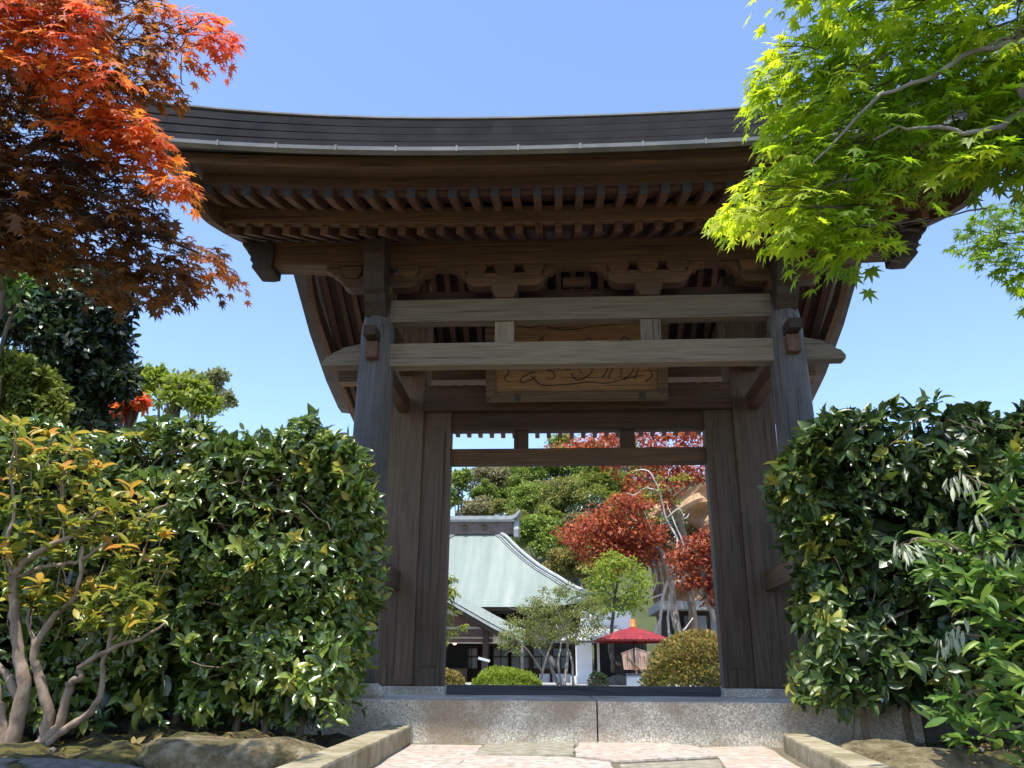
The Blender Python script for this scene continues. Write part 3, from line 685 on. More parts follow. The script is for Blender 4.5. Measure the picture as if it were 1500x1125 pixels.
# worn carved strokes (outlines) on the board
m = MB()
def stroke(pts, r=.007):
    q = [bpt(fw+a*(wB-2*fw), fw+b*(H-2*fw), .013) for a,b in pts]; pth, rr = limb(q, r, r*.6, .0015, 4); m.tube(pth, rr, 5)
for S in ([(.24,.26),(.19,.22),(.15,.17),(.16,.12),(.20,.14),(.25,.20)],[(.22,.20),(.25,.14),(.28,.09),(.34,.08),(.39,.09),(.46,.09),(.53,.11),(.60,.12),(.66,.10),(.74,.12),(.84,.17),(.92,.20)],
          [(.32,.28),(.36,.25),(.365,.18),(.33,.16),(.315,.19)],[(.42,.33),(.45,.28),(.48,.33)],[(.47,.23),(.50,.15),(.55,.17),(.60,.26),(.57,.33),(.52,.3),(.54,.22)],
          [(.66,.17),(.69,.25),(.70,.35)],[(.70,.16),(.72,.26),(.75,.35),(.78,.27),(.77,.17)],[(.79,.15),(.84,.22),(.87,.33)],[(.86,.15),(.88,.24),(.89,.35)],
          [(.93,.12),(.97,.18),(.95,.28)],[(.06,.34),(.08,.26),(.05,.18),(.09,.12)],[(.1,.62),(.25,.6),(.33,.61)],[(.32,.86),(.42,.80),(.55,.82),(.7,.86),(.9,.88)],
          [(.1,.88),(.2,.84),(.3,.86)],[(.2,.5),(.3,.72),(.25,.45)],[(.5,.45),(.58,.7),(.62,.5)],[(.75,.45),(.8,.7),(.9,.5)]): stroke(S)
m.build('carved_lettering','ink',Bd)

# ================================================================== HEDGES
def hedge(name, lab, xa, xb, y0, y1, z0, z1, n, mat, stems, tonef, edge, sz=(.055,.11), hole=None):
    H_ = thing(name,((xa+xb)/2,(y0+y1)/2,0),lab,'hedge')
    pos = []; nr = []
    Lx, Ly, Lz = xb-xa, y1-y0, z1-z0
    wts = np.array([Lx*Lz*1.0, Lx*Ly*.9, Ly*Lz*1.3]); wts /= wts.sum()
    xe = xb if edge>0 else xa
    while len(pos) < n:
        f = rng.choice(3,p=wts); a, b = rng.uniform(size=2); dep = min(rng.exponential(.11),.5)
        if f == 0: p = [xa+Lx*a, y0+dep, z0+Lz*b]; q = (0,-1,.15)
        elif f == 1: p = [xa+Lx*a, y0+Ly*b, z1-dep]; q = (0,-.1,1)
        else: p = [xe-edge*dep, y0+Ly*a, z0+Lz*b]; q = (edge,-.1,.1)
        # rounded shoulder at the end and front edge, lumpy face
        ex = max(0,1-abs(xe-p[0])/.55); fy = max(0,1-(p[1]-y0)/.4)
        p[2] -= .16*ex*ex*max(0,(p[2]-z1+.7)/.7)
        p[0] -= edge*.20*max(0,(p[2]-z1+.5)/.5)**2*ex
        lump = .07*math.sin(2.3*p[0]+1.1)*math.sin(3.1*p[2]+.6)+.05*math.sin(5.7*p[0]+4.3*p[2])+.05*math.sin(9*p[2]+3*p[0])
        p[1] += lump+.09*fy*max(0,(p[2]-z1+.4)/.4)
        if f==1 or p[2]>z1-.12: p[2] += .05*math.sin(6*p[0])+.035*math.sin(17*p[0]+3*p[1])
        if f==2: p[0] += .05*math.sin(5*p[2]+2)+.03*math.sin(13*p[2])
        if p[2] < z0+.22 and rng.uniform() < .35+.4*math.sin(4*p[0]): continue
        if hole and hole(p) and rng.uniform()<.86: continue
        # thin patches
        if math.sin(3.7*p[0]+2.2*p[2]+1)*math.sin(2.1*p[0]-4.4*p[2]) > .62 and rng.uniform() < .6: continue
        pos.append(p); nr.append(q)
    cen = np.array(pos); ax = nrmz(np.array(nr)*.75+rdir(len(pos))*.75+np.array([0,-.25,.2])); P=[];D=[];Q=[];SZ=[];TN=[]
    ct = tonef(cen,len(cen)); cs = rng.uniform(sz[0],sz[1],len(cen))*np.where(rng.uniform(size=len(cen))<.08,1.25,1)
    for c, a, t0, s0 in zip(cen,ax,ct,cs):
        u = np.cross(a,[.3,.5,.8]); u /= np.linalg.norm(u); v = np.cross(a,u); k = int(rng.integers(3,8)); ph = rng.uniform(0,6.28)
        for j in range(k):
            q = ph+2.4*j+rng.normal(0,.3); r = u*math.cos(q)+v*math.sin(q); o = rng.uniform(.15,1.0)
            P.append(c-a*rng.uniform(0,.07)); D.append(r+a*o+np.array([0,0,-.30])+rng.normal(0,.15,3)); Q.append(a*.9-r*o*.5+np.array([0,-.1,.3])+rng.normal(0,.25,3))
            SZ.append(s0*rng.uniform(.6,1.15)); TN.append(t0+rng.normal(0,.10))
    pos, d, nn, size, tone = map(np.array,(P,D,Q,SZ,TN)); N = len(pos); tone = np.clip(tone,0,1)
    k = rng.uniform(size=N) < .6
    leaves('foliage',OVAL,pos[k],d[k],nn[k],size[k],mat,H_,tone[k])
    leaves('foliage',OVALB,pos[~k],d[~k],nn[~k],size[~k],mat,H_,tone[~k])
    # inner dim filling of leaves and stems
    M = int(n*2.4); pi = np.c_[rng.uniform(xa+.28,xb-.28,M),rng.uniform(y0+.25,y1,M),rng.uniform(z0+.1,z1-.25,M)]
    if hole: pi = pi[[not hole(q) for q in pi]]; M = len(pi)
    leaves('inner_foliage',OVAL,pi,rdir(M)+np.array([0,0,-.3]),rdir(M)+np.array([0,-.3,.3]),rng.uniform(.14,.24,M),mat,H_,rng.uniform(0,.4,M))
    m = MB()
    for i in range(stems):
        x = xa+.3+(Lx-.6)*(i+.5)/stems+rng.normal(0,.05); y = (y0+y1)/2+rng.normal(0,.1)
        pth, rr = limb([(x,y,-.05),(x+rng.normal(0,.05),y+rng.normal(0,.05),.5),(x+rng.normal(0,.1),y-.05,1.2),(x+rng.normal(0,.1),y-.05,z1-.35)],.028,.008,.012); m.tube(pth,rr,6)
        for k2 in range(22):
            b = Vector(pth[int(rng.integers(3,len(pth)))]); e = b+Vector((rng.normal(0,.28),-rng.uniform(.05,.36),rng.normal(.12,.22))); e.x = min(max(e.x,xa+.12),xb-.12); e.y = max(e.y,y0+.03); e.z = min(e.z,z1-.15)
            p2, r2 = limb([b,(b+e)/2+Vector(rng.normal(0,.05,3)),e],.009,.003,.008); m.tube(p2,r2,5)
    m.build('stem','twig_brown',H_)
    return H_
xl = W(553,840,5.4).x-.11
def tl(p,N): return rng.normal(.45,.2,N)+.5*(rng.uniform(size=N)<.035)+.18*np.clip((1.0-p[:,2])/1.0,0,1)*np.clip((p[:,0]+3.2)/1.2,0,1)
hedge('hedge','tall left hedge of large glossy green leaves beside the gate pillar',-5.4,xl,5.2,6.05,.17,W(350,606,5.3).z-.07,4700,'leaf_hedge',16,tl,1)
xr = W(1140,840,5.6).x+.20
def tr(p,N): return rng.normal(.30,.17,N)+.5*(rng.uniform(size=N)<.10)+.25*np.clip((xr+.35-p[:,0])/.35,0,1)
def hole_r(p): return (p[0]-(xr+1.12))**2/.42**2+(p[2]-.45)**2/.62**2 < .8 and p[1] < 5.8
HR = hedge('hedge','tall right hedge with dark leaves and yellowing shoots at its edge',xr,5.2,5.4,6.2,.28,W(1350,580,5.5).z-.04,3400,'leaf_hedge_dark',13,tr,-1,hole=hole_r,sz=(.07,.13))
# bare twisted branches in the hollow of the right hedge
for pts in ([(1230,770),(1290,790),(1335,805),(1370,822),(1398,816)],[(1235,850),(1290,862),(1330,872),(1380,860),(1405,838)],[(1290,915),(1340,890),(1370,882),(1400,902)]):
    pth, rr = limb(px_path(pts,5.62),.013,.005,.006); m = MB(); m.tube(pth,rr,6); m.build('bare_branch','twig_silver',HR)
# ================================================================== FRONT SHRUBS
Sh = thing('shrub',WZ(45,1100,.03),'bare-stemmed shrub with orange and yellow young leaves in front of the left hedge','shrub')
Y0 = WZ(45,1100,.03).y
m = MB()
stems = [([(14,1112),(26,1050),(35,1005),(28,960),(22,900),(20,845),(50,812),(110,782),(150,745)],.048,.010),
 ([(30,1030),(8,985),(-25,955),(-60,900)],.028,.012),([(58,1096),(72,1042),(55,985),(52,950),(78,905),(105,880),(116,850),(120,800)],.034,.009),
 ([(48,1100),(85,1065),(98,1020),(104,1000),(119,992),(117,978),(160,952),(205,935),(245,912)],.030,.007),
 ([(55,1100),(95,1068),(130,1045),(146,1020),(151,980),(160,940),(166,895)],.026,.008),([(20,850),(60,832),(100,825),(125,818),(165,788),(220,752),(245,738)],.016,.005),
 ([(110,782),(92,740),(95,690),(112,640)],.013,.004),([(20,850),(10,800),(22,750),(15,690),(25,640)],.016,.005),([(52,950),(40,900),(60,870),(50,840)],.012,.004),
 ([(150,745),(180,720),(205,728)],.008,.003),([(160,940),(190,915),(215,880)],.008,.003),([(5,1105),(0,1050),(-8,1000),(-20,950)],.04,.02)]
for pts, a, b in stems:
    pth, rr = limb(px_path(pts,Y0,-.015),a,b,.004,5); m.tube(pth,rr,8)
tips = [(20,622),(46,640),(60,668),(95,660),(124,650),(131,682),(72,692),(15,700),(150,718),(180,722),(206,735),(121,730),(40,745),(82,742),(8,752),(222,760),(237,790),(200,800),(170,762),
 (20,850),(62,862),(50,892),(14,886),(112,868),(140,880),(160,868),(190,866),(216,880),(226,868),(122,902),(170,905),(192,915),(30,780),(65,790),(100,800),(130,785),(155,820),(180,835),(210,830),(245,828),(35,820),(90,830),(5,800),(60,720),(110,705),(140,755),(190,770),(75,640),(-15,660),(-20,740),(-25,830),(-15,900),(45,690),(25,670),(100,760),(160,735),(236,815),(85,880),(140,905),(205,905),(90,690),(215,790)]
pos=[];dd=[];nn=[];ss=[];tt=[]
for (u,v) in tips:
    for rep in range(2):
        c = W(u+rng.normal(0,9),v+rng.normal(0,7),Y0-.05+rng.normal(0,.14)); k = int(rng.integers(7,12)); new = rng.uniform()
        for j in range(k):
            a = rng.uniform(0,2*math.pi); el = rng.uniform(-.2,1.0); hgt = rng.uniform(-.07,.03)
            dv = Vector((math.cos(a)*math.cos(el),math.sin(a)*math.cos(el),math.sin(el)))
            pos.append(c+Vector((rng.normal(0,.012),rng.normal(0,.012),hgt))); dd.append(dv); nn.append(Vector((0,-.1,1))-dv*.5+Vector(rng.normal(0,.25,3))); ss.append(rng.uniform(.065,.12)); tt.append(np.clip(.12+.5*new+rng.normal(0,.13)+(hgt+.03)*4,0,1))
    if rng.uniform()<.8:
        c = W(u,v,Y0-.05); b = W(u*.9+8,v+55,Y0); pth, rr = limb([b,(b+c)/2+Vector(rng.normal(0,.02,3)),c],.005,.0025,.004); m.tube(pth,rr,5)
m.build('stem','bark_pale',Sh,smooth=True)
leaves('foliage',T_oval(.38,.07,.16),np.array([tuple(p) for p in pos]),np.array([tuple(p) for p in dd]),np.array([tuple(p) for p in nn]),np.array(ss),'leaf_new_orange',Sh,np.array(tt))

Sr = thing('shrub',(3.1,4.5,0),'fresh green lance-leaved shrub with drooping silvery shoots in front of the right hedge','shrub')
m = MB(); YR = 4.5
rb = [([(1640,1110),(1560,960),(1500,880),(1450,838),(1400,802),(1345,790),(1322,800)],.016,.004),([(1620,1100),(1560,900),(1500,760),(1450,715),(1410,695)],.014,.004),
 ([(1640,1110),(1580,1040),(1500,1000),(1440,1010),(1385,1035)],.012,.004),([(1560,960),(1500,905),(1450,930),(1410,925),(1395,915)],.010,.003),([(1580,1040),(1500,1060),(1430,1080)],.010,.003),
 ([(1500,880),(1490,820),(1480,800)],.008,.003),([(1450,838),(1440,815),(1438,800)],.006,.003),([(1400,802),(1380,825),(1352,880)],.004,.002),([(1560,900),(1530,800),(1520,690)],.010,.003)]
for pts,a,b in rb:
    pth, rr = limb(px_path(pts,YR),a,b,.006,4); m.tube(pth,rr,6)
m.build('stem','twig_brown',Sr)
gpos=[];gd=[];gn=[];gs=[];spos=[];sd=[];sn=[];ssz=[]
gt_ = [(1462,722),(1490,732),(1510,760),(1470,760),(1395,820),(1422,846),(1382,850),(1440,880),(1470,900),(1482,960),(1452,985),(1387,1040),(1402,1028),(1440,1052),(1420,1085),(1480,1040),(1465,1078),(1490,870),(1510,920),(1500,1000),(1520,850),(1380,800),(1420,800),(1460,850),(1450,900),(1490,690),(1515,660),(1500,1090),(1470,1010),(1440,960),(1495,790),(1530,720),(1445,860),(1475,930),(1505,960),(1410,870),(1540,1050),(1550,980),(1460,800),(1480,835)]
for (u,v) in gt_:
    for rep in range(2):
        c = W(u+rng.normal(0,9),v+rng.normal(0,9),YR+rng.normal(0,.13))
        for j in range(int(rng.integers(6,10))):
            a = rng.uniform(0,2*math.pi); el = rng.uniform(-.5,.9); dv = Vector((math.cos(a)*math.cos(el)-.25,math.sin(a)*math.cos(el),math.sin(el)))
            gpos.append(tuple(c+Vector(rng.normal(0,.02,3)))); gd.append(tuple(dv)); gn.append(tuple(Vector((0,-.35,.8))+Vector(rng.normal(0,.4,3)))); gs.append(rng.uniform(.075,.16))
for (u,v) in [(1410,700),(1395,705),(1424,704),(1322,806),(1335,800),(1440,820),(1455,815),(1484,820),(1495,810),(1394,925),(1412,915),(1380,935),(1430,760)]:
    c = W(u,v,YR-.06)
    for j in range(int(rng.integers(6,13))):
        a = rng.uniform(0,2*math.pi); dv = Vector((math.cos(a)*.5,math.sin(a)*.5,-1+rng.normal(0,.35)))
        spos.append(tuple(c+Vector((math.cos(a)*.02,math.sin(a)*.02,rng.normal(0,.03))))); sd.append(tuple(dv)); sn.append((math.cos(a)+rng.normal(0,.3),math.sin(a)-.5,.4)); ssz.append(rng.uniform(.045,.10))
leaves('foliage',T_oval(.34,.07,.15),gpos,gd,gn,np.array(gs),'leaf_fresh',Sr)
so_ = leaves('young_leaves',T_oval(.22,.06,.2),spos,sd,sn,np.array(ssz),'leaf_silver',Sr); so_['label'] = 'silvery drooping young leaves'

# ================================================================== NEAR MAPLES
def sprays(polys, spacing, size, droop, outfn):
    P=[];D=[];Nn=[];S=[];T=[];tw=[]
    for poly, y0, y1, tone, dens, asz in polys:
        A = 0; p = poly
        for i in range(len(p)): A += p[i][0]*p[(i+1)%len(p)][1]-p[(i+1)%len(p)][0]*p[i][1]
        ns = max(3,int(abs(A)/2/spacing*dens))
        for (u,v) in in_poly(poly, ns):
            Y = rng.uniform(y0,y1); o = outfn(u,v); az0 = math.atan2(o[1],o[0])+rng.normal(0,.5)
            Rr = rng.uniform(.06,.15)*asz; c = np.array(W(u,v,Y))-np.array([o[0],0,-.2])*Rr*.75; tb = tone(u,v)+rng.normal(0,.09); k = int(rng.integers(9,15))
            for j in range(k):
                az = az0+rng.normal(0,.8); r = Rr*math.sqrt(rng.uniform(.02,1)); dr_ = np.array([math.cos(az),math.sin(az),0])
                P.append(c+dr_*r+np.array([0,0,-droop*r*r*4+rng.normal(0,.012)])); D.append(dr_+np.array([0,0,-rng.uniform(.25,1.1)])+rng.normal(0,.18,3))
                Nn.append(np.array([dr_[0]*.5,dr_[1]*.5-.35,.9])+rng.normal(0,.33,3)); S.append(size*asz*rng.uniform(.65,1.2)); T.append(tb+rng.normal(0,.10))
            tw.append((c, az0, Rr))
    return map(np.array,(P,D,Nn,S,T)), tw
def twig_mesh(tw, frac, out):
    m = MB()
    for c, az, r in tw:
        if rng.uniform() > frac: continue
        b = Vector(c)-Vector((math.cos(az),math.sin(az),0))*r*rng.uniform(1.2,2.4)+Vector((0,0,rng.uniform(-.02,.06))); e = Vector(c)+Vector((math.cos(az),math.sin(az),-.1))*r*.6
        pth, rr = limb([b,(b+e)/2+Vector(rng.normal(0,.01,3)),e],.0035,.0015,.004,3); m.tube(pth,rr,4)
    return m
ML = thing('red_maple',(-3.6,3.3,-.02),'red and bronze Japanese maple overhanging from the upper left','tree')
def tone_l(u,v): # sunlit outside toned redder, shaded inside bronze: light put into leaf colour
    return None
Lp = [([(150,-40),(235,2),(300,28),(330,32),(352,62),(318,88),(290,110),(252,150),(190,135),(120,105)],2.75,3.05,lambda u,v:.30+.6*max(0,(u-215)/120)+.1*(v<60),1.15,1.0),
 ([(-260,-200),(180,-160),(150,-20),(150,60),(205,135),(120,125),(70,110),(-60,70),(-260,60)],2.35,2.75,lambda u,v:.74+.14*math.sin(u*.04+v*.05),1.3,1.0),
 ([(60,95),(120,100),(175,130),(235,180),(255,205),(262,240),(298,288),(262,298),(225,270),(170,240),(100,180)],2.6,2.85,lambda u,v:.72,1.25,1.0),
 ([(-260,60),(60,95),(130,190),(205,265),(245,300),(240,335),(150,340),(20,390),(-260,430)],2.7,3.35,lambda u,v:.10+.16*max(0,math.sin(u*.03-v*.025)),1.6,1.0),  # inner sprays toned dark bronze, canopy shade painted into the leaves
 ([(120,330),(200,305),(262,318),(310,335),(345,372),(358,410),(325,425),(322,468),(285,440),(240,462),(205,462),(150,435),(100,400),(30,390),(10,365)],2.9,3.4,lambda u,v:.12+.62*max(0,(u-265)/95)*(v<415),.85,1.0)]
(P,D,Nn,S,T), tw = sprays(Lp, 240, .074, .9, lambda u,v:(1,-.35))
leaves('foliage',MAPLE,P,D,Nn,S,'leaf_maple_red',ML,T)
tag(twig_mesh(tw,.3,0).build('twigs','bark_dark',ML),kind='stuff')
m = MB()
for pts, a, b in (([(-3.6,3.3,-.05),(-3.55,3.2,.8),(-3.3,3.1,1.6),(-2.9,3.0,2.1)],.13,.06),):
    pth, rr = limb(pts,a,b,.01); m.tube(pth,rr,10)
hub = Vector((-2.9,3.0,2.1))
for pts in ([(-60,240),(60,215),(150,120),(230,70)],[(-60,280),(60,300),(180,330),(290,370)],[(-60,150),(40,60),(140,20)],[(-60,260),(90,240),(220,250)]):
    q = [hub]+[W(u,v,2.95) for u,v in pts]; pth, rr = limb(q,.03,.005,.008); m.tube(pth,rr,7)
m.build('trunk','bark_dark',ML,smooth=True)

MR = thing('green_maple',(3.7,3.2,-.02),'fresh yellow-green Japanese maple overhanging from the upper right','tree')
Rp = [([(1165,50),(1130,78),(1088,112),(1095,140),(1092,168),(1120,190),(1112,212),(1100,232),(1118,250),(1080,275),(1050,325),(1100,318),(1128,350),(1185,382),(1235,388),(1268,372),(1268,330),(1285,285),(1320,262),(1385,270),(1450,235),(1480,160),(1420,40),(1300,-10),(1210,20)],2.3,3.0,lambda u,v:.26+.5*max(0,1-(u-1040)/170)+.16*(v<120)+.18*max(0,math.sin(u*.035+v*.02)),1.25,1.0),
 ([(1105,-10),(1200,30),(1300,0),(1450,60),(1700,150),(1700,-260),(1130,-220)],2.1,2.9,lambda u,v:.55,.8,1.0),
 ([(1420,235),(1425,140),(1440,70),(1560,60),(1760,160),(1760,330),(1560,260)],2.3,3.0,lambda u,v:.32+.2*math.sin(u*.03+v*.02),1.6,1.0),
 ([(1395,350),(1425,310),(1470,285),(1560,250),(1740,260),(1740,520),(1560,470),(1470,425),(1455,400),(1410,380)],3.8,4.6,lambda u,v:.06+.25*(v>400),1.1,1.0),
 ([(1270,330),(1285,290),(1240,300),(1200,340),(1190,380),(1250,375)],2.5,2.9,lambda u,v:.14,1.2,1.0)]
(P,D,Nn,S,T), tw = sprays(Rp, 285, .078, .9, lambda u,v:(-1,-.3))
leaves('foliage',MAPLE,P,D,Nn,S,'leaf_maple_green',MR,T)
tag(twig_mesh(tw,.3,0).build('twigs','bark_dark',MR),kind='stuff')
m = MB()
pth, rr = limb([(3.7,3.2,-.05),(3.6,3.1,.9),(3.3,3.0,1.7),(3.0,2.9,2.1)],.12,.06,.01); m.tube(pth,rr,10)
hub = Vector((3.0,2.9,2.1))
for pts,a in (([(1560,130),(1500,160),(1465,185),(1430,195),(1390,190),(1330,185),(1280,205)],.020),([(1560,60),(1490,60),(1420,80),(1370,110),(1290,140),(1240,190),(1190,240)],.017),([(1560,40),(1500,48),(1455,62),(1420,80)],.014),([(1640,300),(1560,330),(1480,340),(1440,345)],.016)):
    q = [hub]+[W(u,v,2.25 if v<290 else 4.1) for u,v in pts]; pth, rr = limb(q,a*.8,.003,.004); m.tube(pth,rr,8)
m.build('trunk','bark_grey',MR,smooth=True)

# ================================================================== TREES LEFT, BEHIND THE HEDGE
def tree(name, lab, cat, blobs, Y, n, clumps, leaf, mat, trunk=None, tm=SMALL, group=None, base_z=.2, crad=.38, tmat='bark_brown', tr_=None, bias=0):
    """blobs: (u, v, ru, rv) ellipses in pixels at depth Y"""
    c0 = W(blobs[0][0],blobs[0][1],Y); bx = c0.x if trunk is None else trunk
    t = thing(name,(bx,Y,base_z),lab,cat,group)
    for (u,v,ru,rv,*dy) in blobs:
        yy = Y+(dy[0] if dy else 0); c = W(u,v,yy); sx = abs(W(u+ru,v,yy).x-c.x); sz = abs(W(u,v-rv,yy).z-c.z)
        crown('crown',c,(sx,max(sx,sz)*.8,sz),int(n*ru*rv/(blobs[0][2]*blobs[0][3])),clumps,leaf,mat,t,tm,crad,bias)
    m = MB(); r = tr_ or .05+.012*abs(c0.z-base_z)
    pth, rr = limb([(bx,Y,base_z-.1),(bx+.02,Y,(base_z+c0.z)*.5),(c0.x,Y,c0.z)],r,r*.4,r*.15); m.tube(pth,rr,8)
    for k in range(7):
        e = Vector(c0)+Vector((rng.uniform(-.5,.5)*abs(W(blobs[0][0]+blobs[0][2],blobs[0][1],Y).x-c0.x),rng.normal(0,.2),rng.uniform(-.2,.45)*abs(W(blobs[0][0],blobs[0][1]-blobs[0][3],Y).z-c0.z)))
        b = Vector(pth[int(rng.integers(len(pth)//2,len(pth)))]); p2, r2 = limb([b,(b+e)/2+Vector(rng.normal(0,.1*r,3)),e],r*.4,r*.12,r*.1,3); m.tube(p2,r2,6)
    m.build('trunk',tmat,t,smooth=True)
    return t
tree('evergreen_tree','dark glossy evergreen tree standing behind the left hedge, below the red maple','tree',[(112,500,84,95),(75,430,75,75),(150,440,46,60),(160,565,46,45),(30,470,70,90),(95,570,80,50),(100,620,90,40),(20,560,60,60)],8.4,6500,60,.105,'leaf_evergreen',crad=.30)
tree('broadleaf_bush','yellowish green bush at the left edge, behind the left hedge','bush',[(25,580,68,60),(-20,560,60,70),(70,605,34,30),(10,640,80,40)],7.4,5200,50,.085,'leaf_bush',crad=.28,bias=-.1)
tree('broadleaf_shrub','pale leathery-leaved bush at the far left edge under the maple','bush',[(5,425,26,40)],6.9,160,14,.14,'leaf_fresh',tm=OVAL,bias=-.1,crad=.4)
tree('bright_maple','bright yellow-green young maple rising above the left hedge','tree',[(262,585,55,42),(222,560,30,32),(300,600,30,22),(235,548,12,14)],12,2100,26,.10,'leaf_bright',crad=.32)
tree('red_shrub','small orange-red maple bush peeping over the left hedge','bush',[(193,590,26,14),(160,606,30,16)],9.6,900,14,.10,'leaf_maple_red',bias=.35)
t = tree('pale_tree','distant pale feathery tree against the sky above the left hedge','tree',[(288,568,42,30),(330,590,20,20),(318,556,22,16)],32,1500,26,.20,'leaf_pale_tree',crad=.27,tm=DIAM)

# ================================================================== HILL AND TREES BEYOND
def sm(a): a = min(1,max(0,a)); return a*a*(3-2*a)
def hill_h(x,y):
    return .1+15.5*sm((y-37)/34)*sm((x+13)/13)*(1-.55*sm((x-22)/30))+2.0*sm((y-40)/60)
m = MB(); m.grid(lambda a,b:(-70+150*a, 36.5+110*b, hill_h(-70+150*a,36.5+110*b)+.3*math.sin(a*60)*math.sin(b*50)-.12*(1-min(1,b*30))),75,55)
tag(m.build('hill','hill_soil',smooth=True), kind='structure')
m = MB()
CX0 = W(955,760,36.8).x
def cliff(a,b):
    x = CX0+12*a; z = .1+9.4*b-1.5*(1-a)**3*b
    y = 36.3+1.6*b+.5*math.sin(2.1*x+1.3*z)+.3*math.sin(4.7*x-2.9*z)+.25*math.sin(7*z)-.5*math.sin(1.1*x)
    return (x,y,z)
m.grid(cliff,60,50); tag(m.build('cliff','ochre_rock',smooth=False), kind='structure')
HT = [('olive_tree','leaf_hill_olive','greyish olive tree at the left shoulder of the hill',(722,704,36,26),64,.30,1500,20,.30),
 ('green_tree','leaf_hill_green','fresh green tree at the crest of the hill behind the olive tree',(775,700,38,30),66,.30,2000,22,.34),
 ('green_tree','leaf_hill_green','large green tree high on the hill right of centre',(832,690,44,30),67,.30,2300,22,.34),
 ('green_tree','leaf_hill_green','bright green round tree in the middle of the hillside',(778,738,34,30),57,.27,2300,22,.36),
 ('yellow_tipped_tree','leaf_hill_yellow','dark tree with yellow blossom tips on the hillside above the green roof',(832,742,40,34),55,.27,2600,24,.36),
 ('yellow_tree','leaf_hill_yellow','small yellowish tree left of the bright green round tree',(742,745,20,13),58,.24,900,14,.4),
 ('olive_tree','leaf_hill_olive','low olive brown tree just above the temple ridge',(702,748,34,16),60,.26,1500,20,.34),
 ('green_tree','leaf_hill_green','green tree directly right of the temple ridge end',(785,786,33,34),48,.25,2600,24,.34),
 ('green_tree','leaf_hill_green','green tree beside the hip of the green roof',(812,802,28,28),46,.24,1700,18,.36),
 ('yellow_green_tree','leaf_bush','yellow-green tree on the hill above the red maple',(878,712,40,36),60,.28,2400,24,.32),
 ('green_tree','leaf_hill_green','green tree near the hill top behind the red foliage',(900,672,46,30),70,.30,2000,20,.34),
 ('green_tree','leaf_hill_green','thin tree top showing above the lower rail',(822,650,26,14),74,.30,700,14,.36),
 ('dark_tree','leaf_evergreen','shadowed evergreen in the fold between the hillside trees',(868,770,40,36),52,.25,2200,22,.36),
 ('olive_tree','leaf_azalea_brown','bronze-olive tree at the foot of the hill behind the roof hip',(838,832,38,30),40,.20,2400,24,.34),
 ('dark_tree','leaf_evergreen','dark evergreen at the right foot of the hill behind the trunks',(960,800,50,60),37.5,.22,1800,20,.36)]
for nm, mt, lab, (u,v,ru,rv), Y, lf, n, cl, cr in HT:
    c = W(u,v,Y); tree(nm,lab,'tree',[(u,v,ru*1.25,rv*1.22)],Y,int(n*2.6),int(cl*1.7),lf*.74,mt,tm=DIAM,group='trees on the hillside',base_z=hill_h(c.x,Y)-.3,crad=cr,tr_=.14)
# more crowns filling the slope between the named trees
FILL = [(708,722,20,20,62),(735,700,24,20,68),(690,752,20,12,62),(752,722,26,24,63),(800,720,26,22,64),(760,690,24,20,70),(805,765,26,24,52),(760,770,26,22,50),(850,715,26,22,63),(850,775,28,24,49),(905,712,30,24,62),(915,745,32,26,55),(895,780,30,26,47),(860,805,26,24,44),(735,728,22,18,66),(720,738,22,16,63),(945,690,32,26,66),(960,740,30,26,57),(870,690,28,22,69),(800,680,26,18,73),(850,668,30,18,75),(880,735,26,22,57),(820,780,24,22,50)]
FM = ['leaf_hill_green','leaf_bush','leaf_hill_yellow','leaf_hill_green','leaf_hill_olive']
FA = ['fresh green','yellow-green','yellow-tipped green','mid green','olive green']
for i,(u,v,ru,rv,Y) in enumerate(FILL):
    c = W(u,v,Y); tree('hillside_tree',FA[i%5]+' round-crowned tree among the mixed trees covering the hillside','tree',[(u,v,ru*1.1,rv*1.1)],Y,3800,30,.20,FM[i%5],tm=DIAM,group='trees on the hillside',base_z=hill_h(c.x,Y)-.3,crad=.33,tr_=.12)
# slender tree at the left of the opening
t = tree('slender_tree','slender sparse tree against the sky at the left of the hill','tree',[(672,712,17,32),(684,700,9,16),(664,735,14,22)],44,900,22,.22,'leaf_hill_green',tm=DIAM,crad=.30,base_z=hill_h(W(672,712,44).x,44)-.2,tr_=.10)

# ---------------------------------------------------------------- red maples and pale twisting trunks
def polytree(name, lab, cat, poly, y0, y1, n, leaf, mat, limbs, tm=DIAM, bark='bark_grey', tb=.45, group=None, Y=None, clump=.0):
    Y = Y or (y0+y1)/2; b = limbs[0][0][0]; base = W(b[0],b[1],Y)
    t = thing(name,(base.x,Y,.2),lab,cat,group)
    if poly:
        k = max(6,n//26); cc = pts_px(poly,k,y0,y1); i = rng.integers(0,k,n); e = rdir(n)
        pos = cc[i]+e*np.array([.42,.42,.20])*clump*rng.uniform(.3,1,(n,1)); d = e*np.array([1,1,.4])+rdir(n)*.5+np.array([0,0,-.4]); nn = e*.4+rdir(n)*.5+np.array([0,-.15,.8])
        leaves('crown',tm,pos,d,nn,leaf*rng.uniform(.7,1.3,n),mat,t,np.clip(tb+.22*e[:,2]+rng.normal(0,.2,n),0,1))
    m = MB()
    for pts,a,bb in limbs:
        q = [W(u,v,Y+.15*math.sin(i*1.7+a*90)) for i,(u,v) in enumerate(pts)]; pth, rr = limb(q,a,bb,a*.12,4); m.tube(pth,rr,8)
    m.build('trunk',bark,t,smooth=True); return t
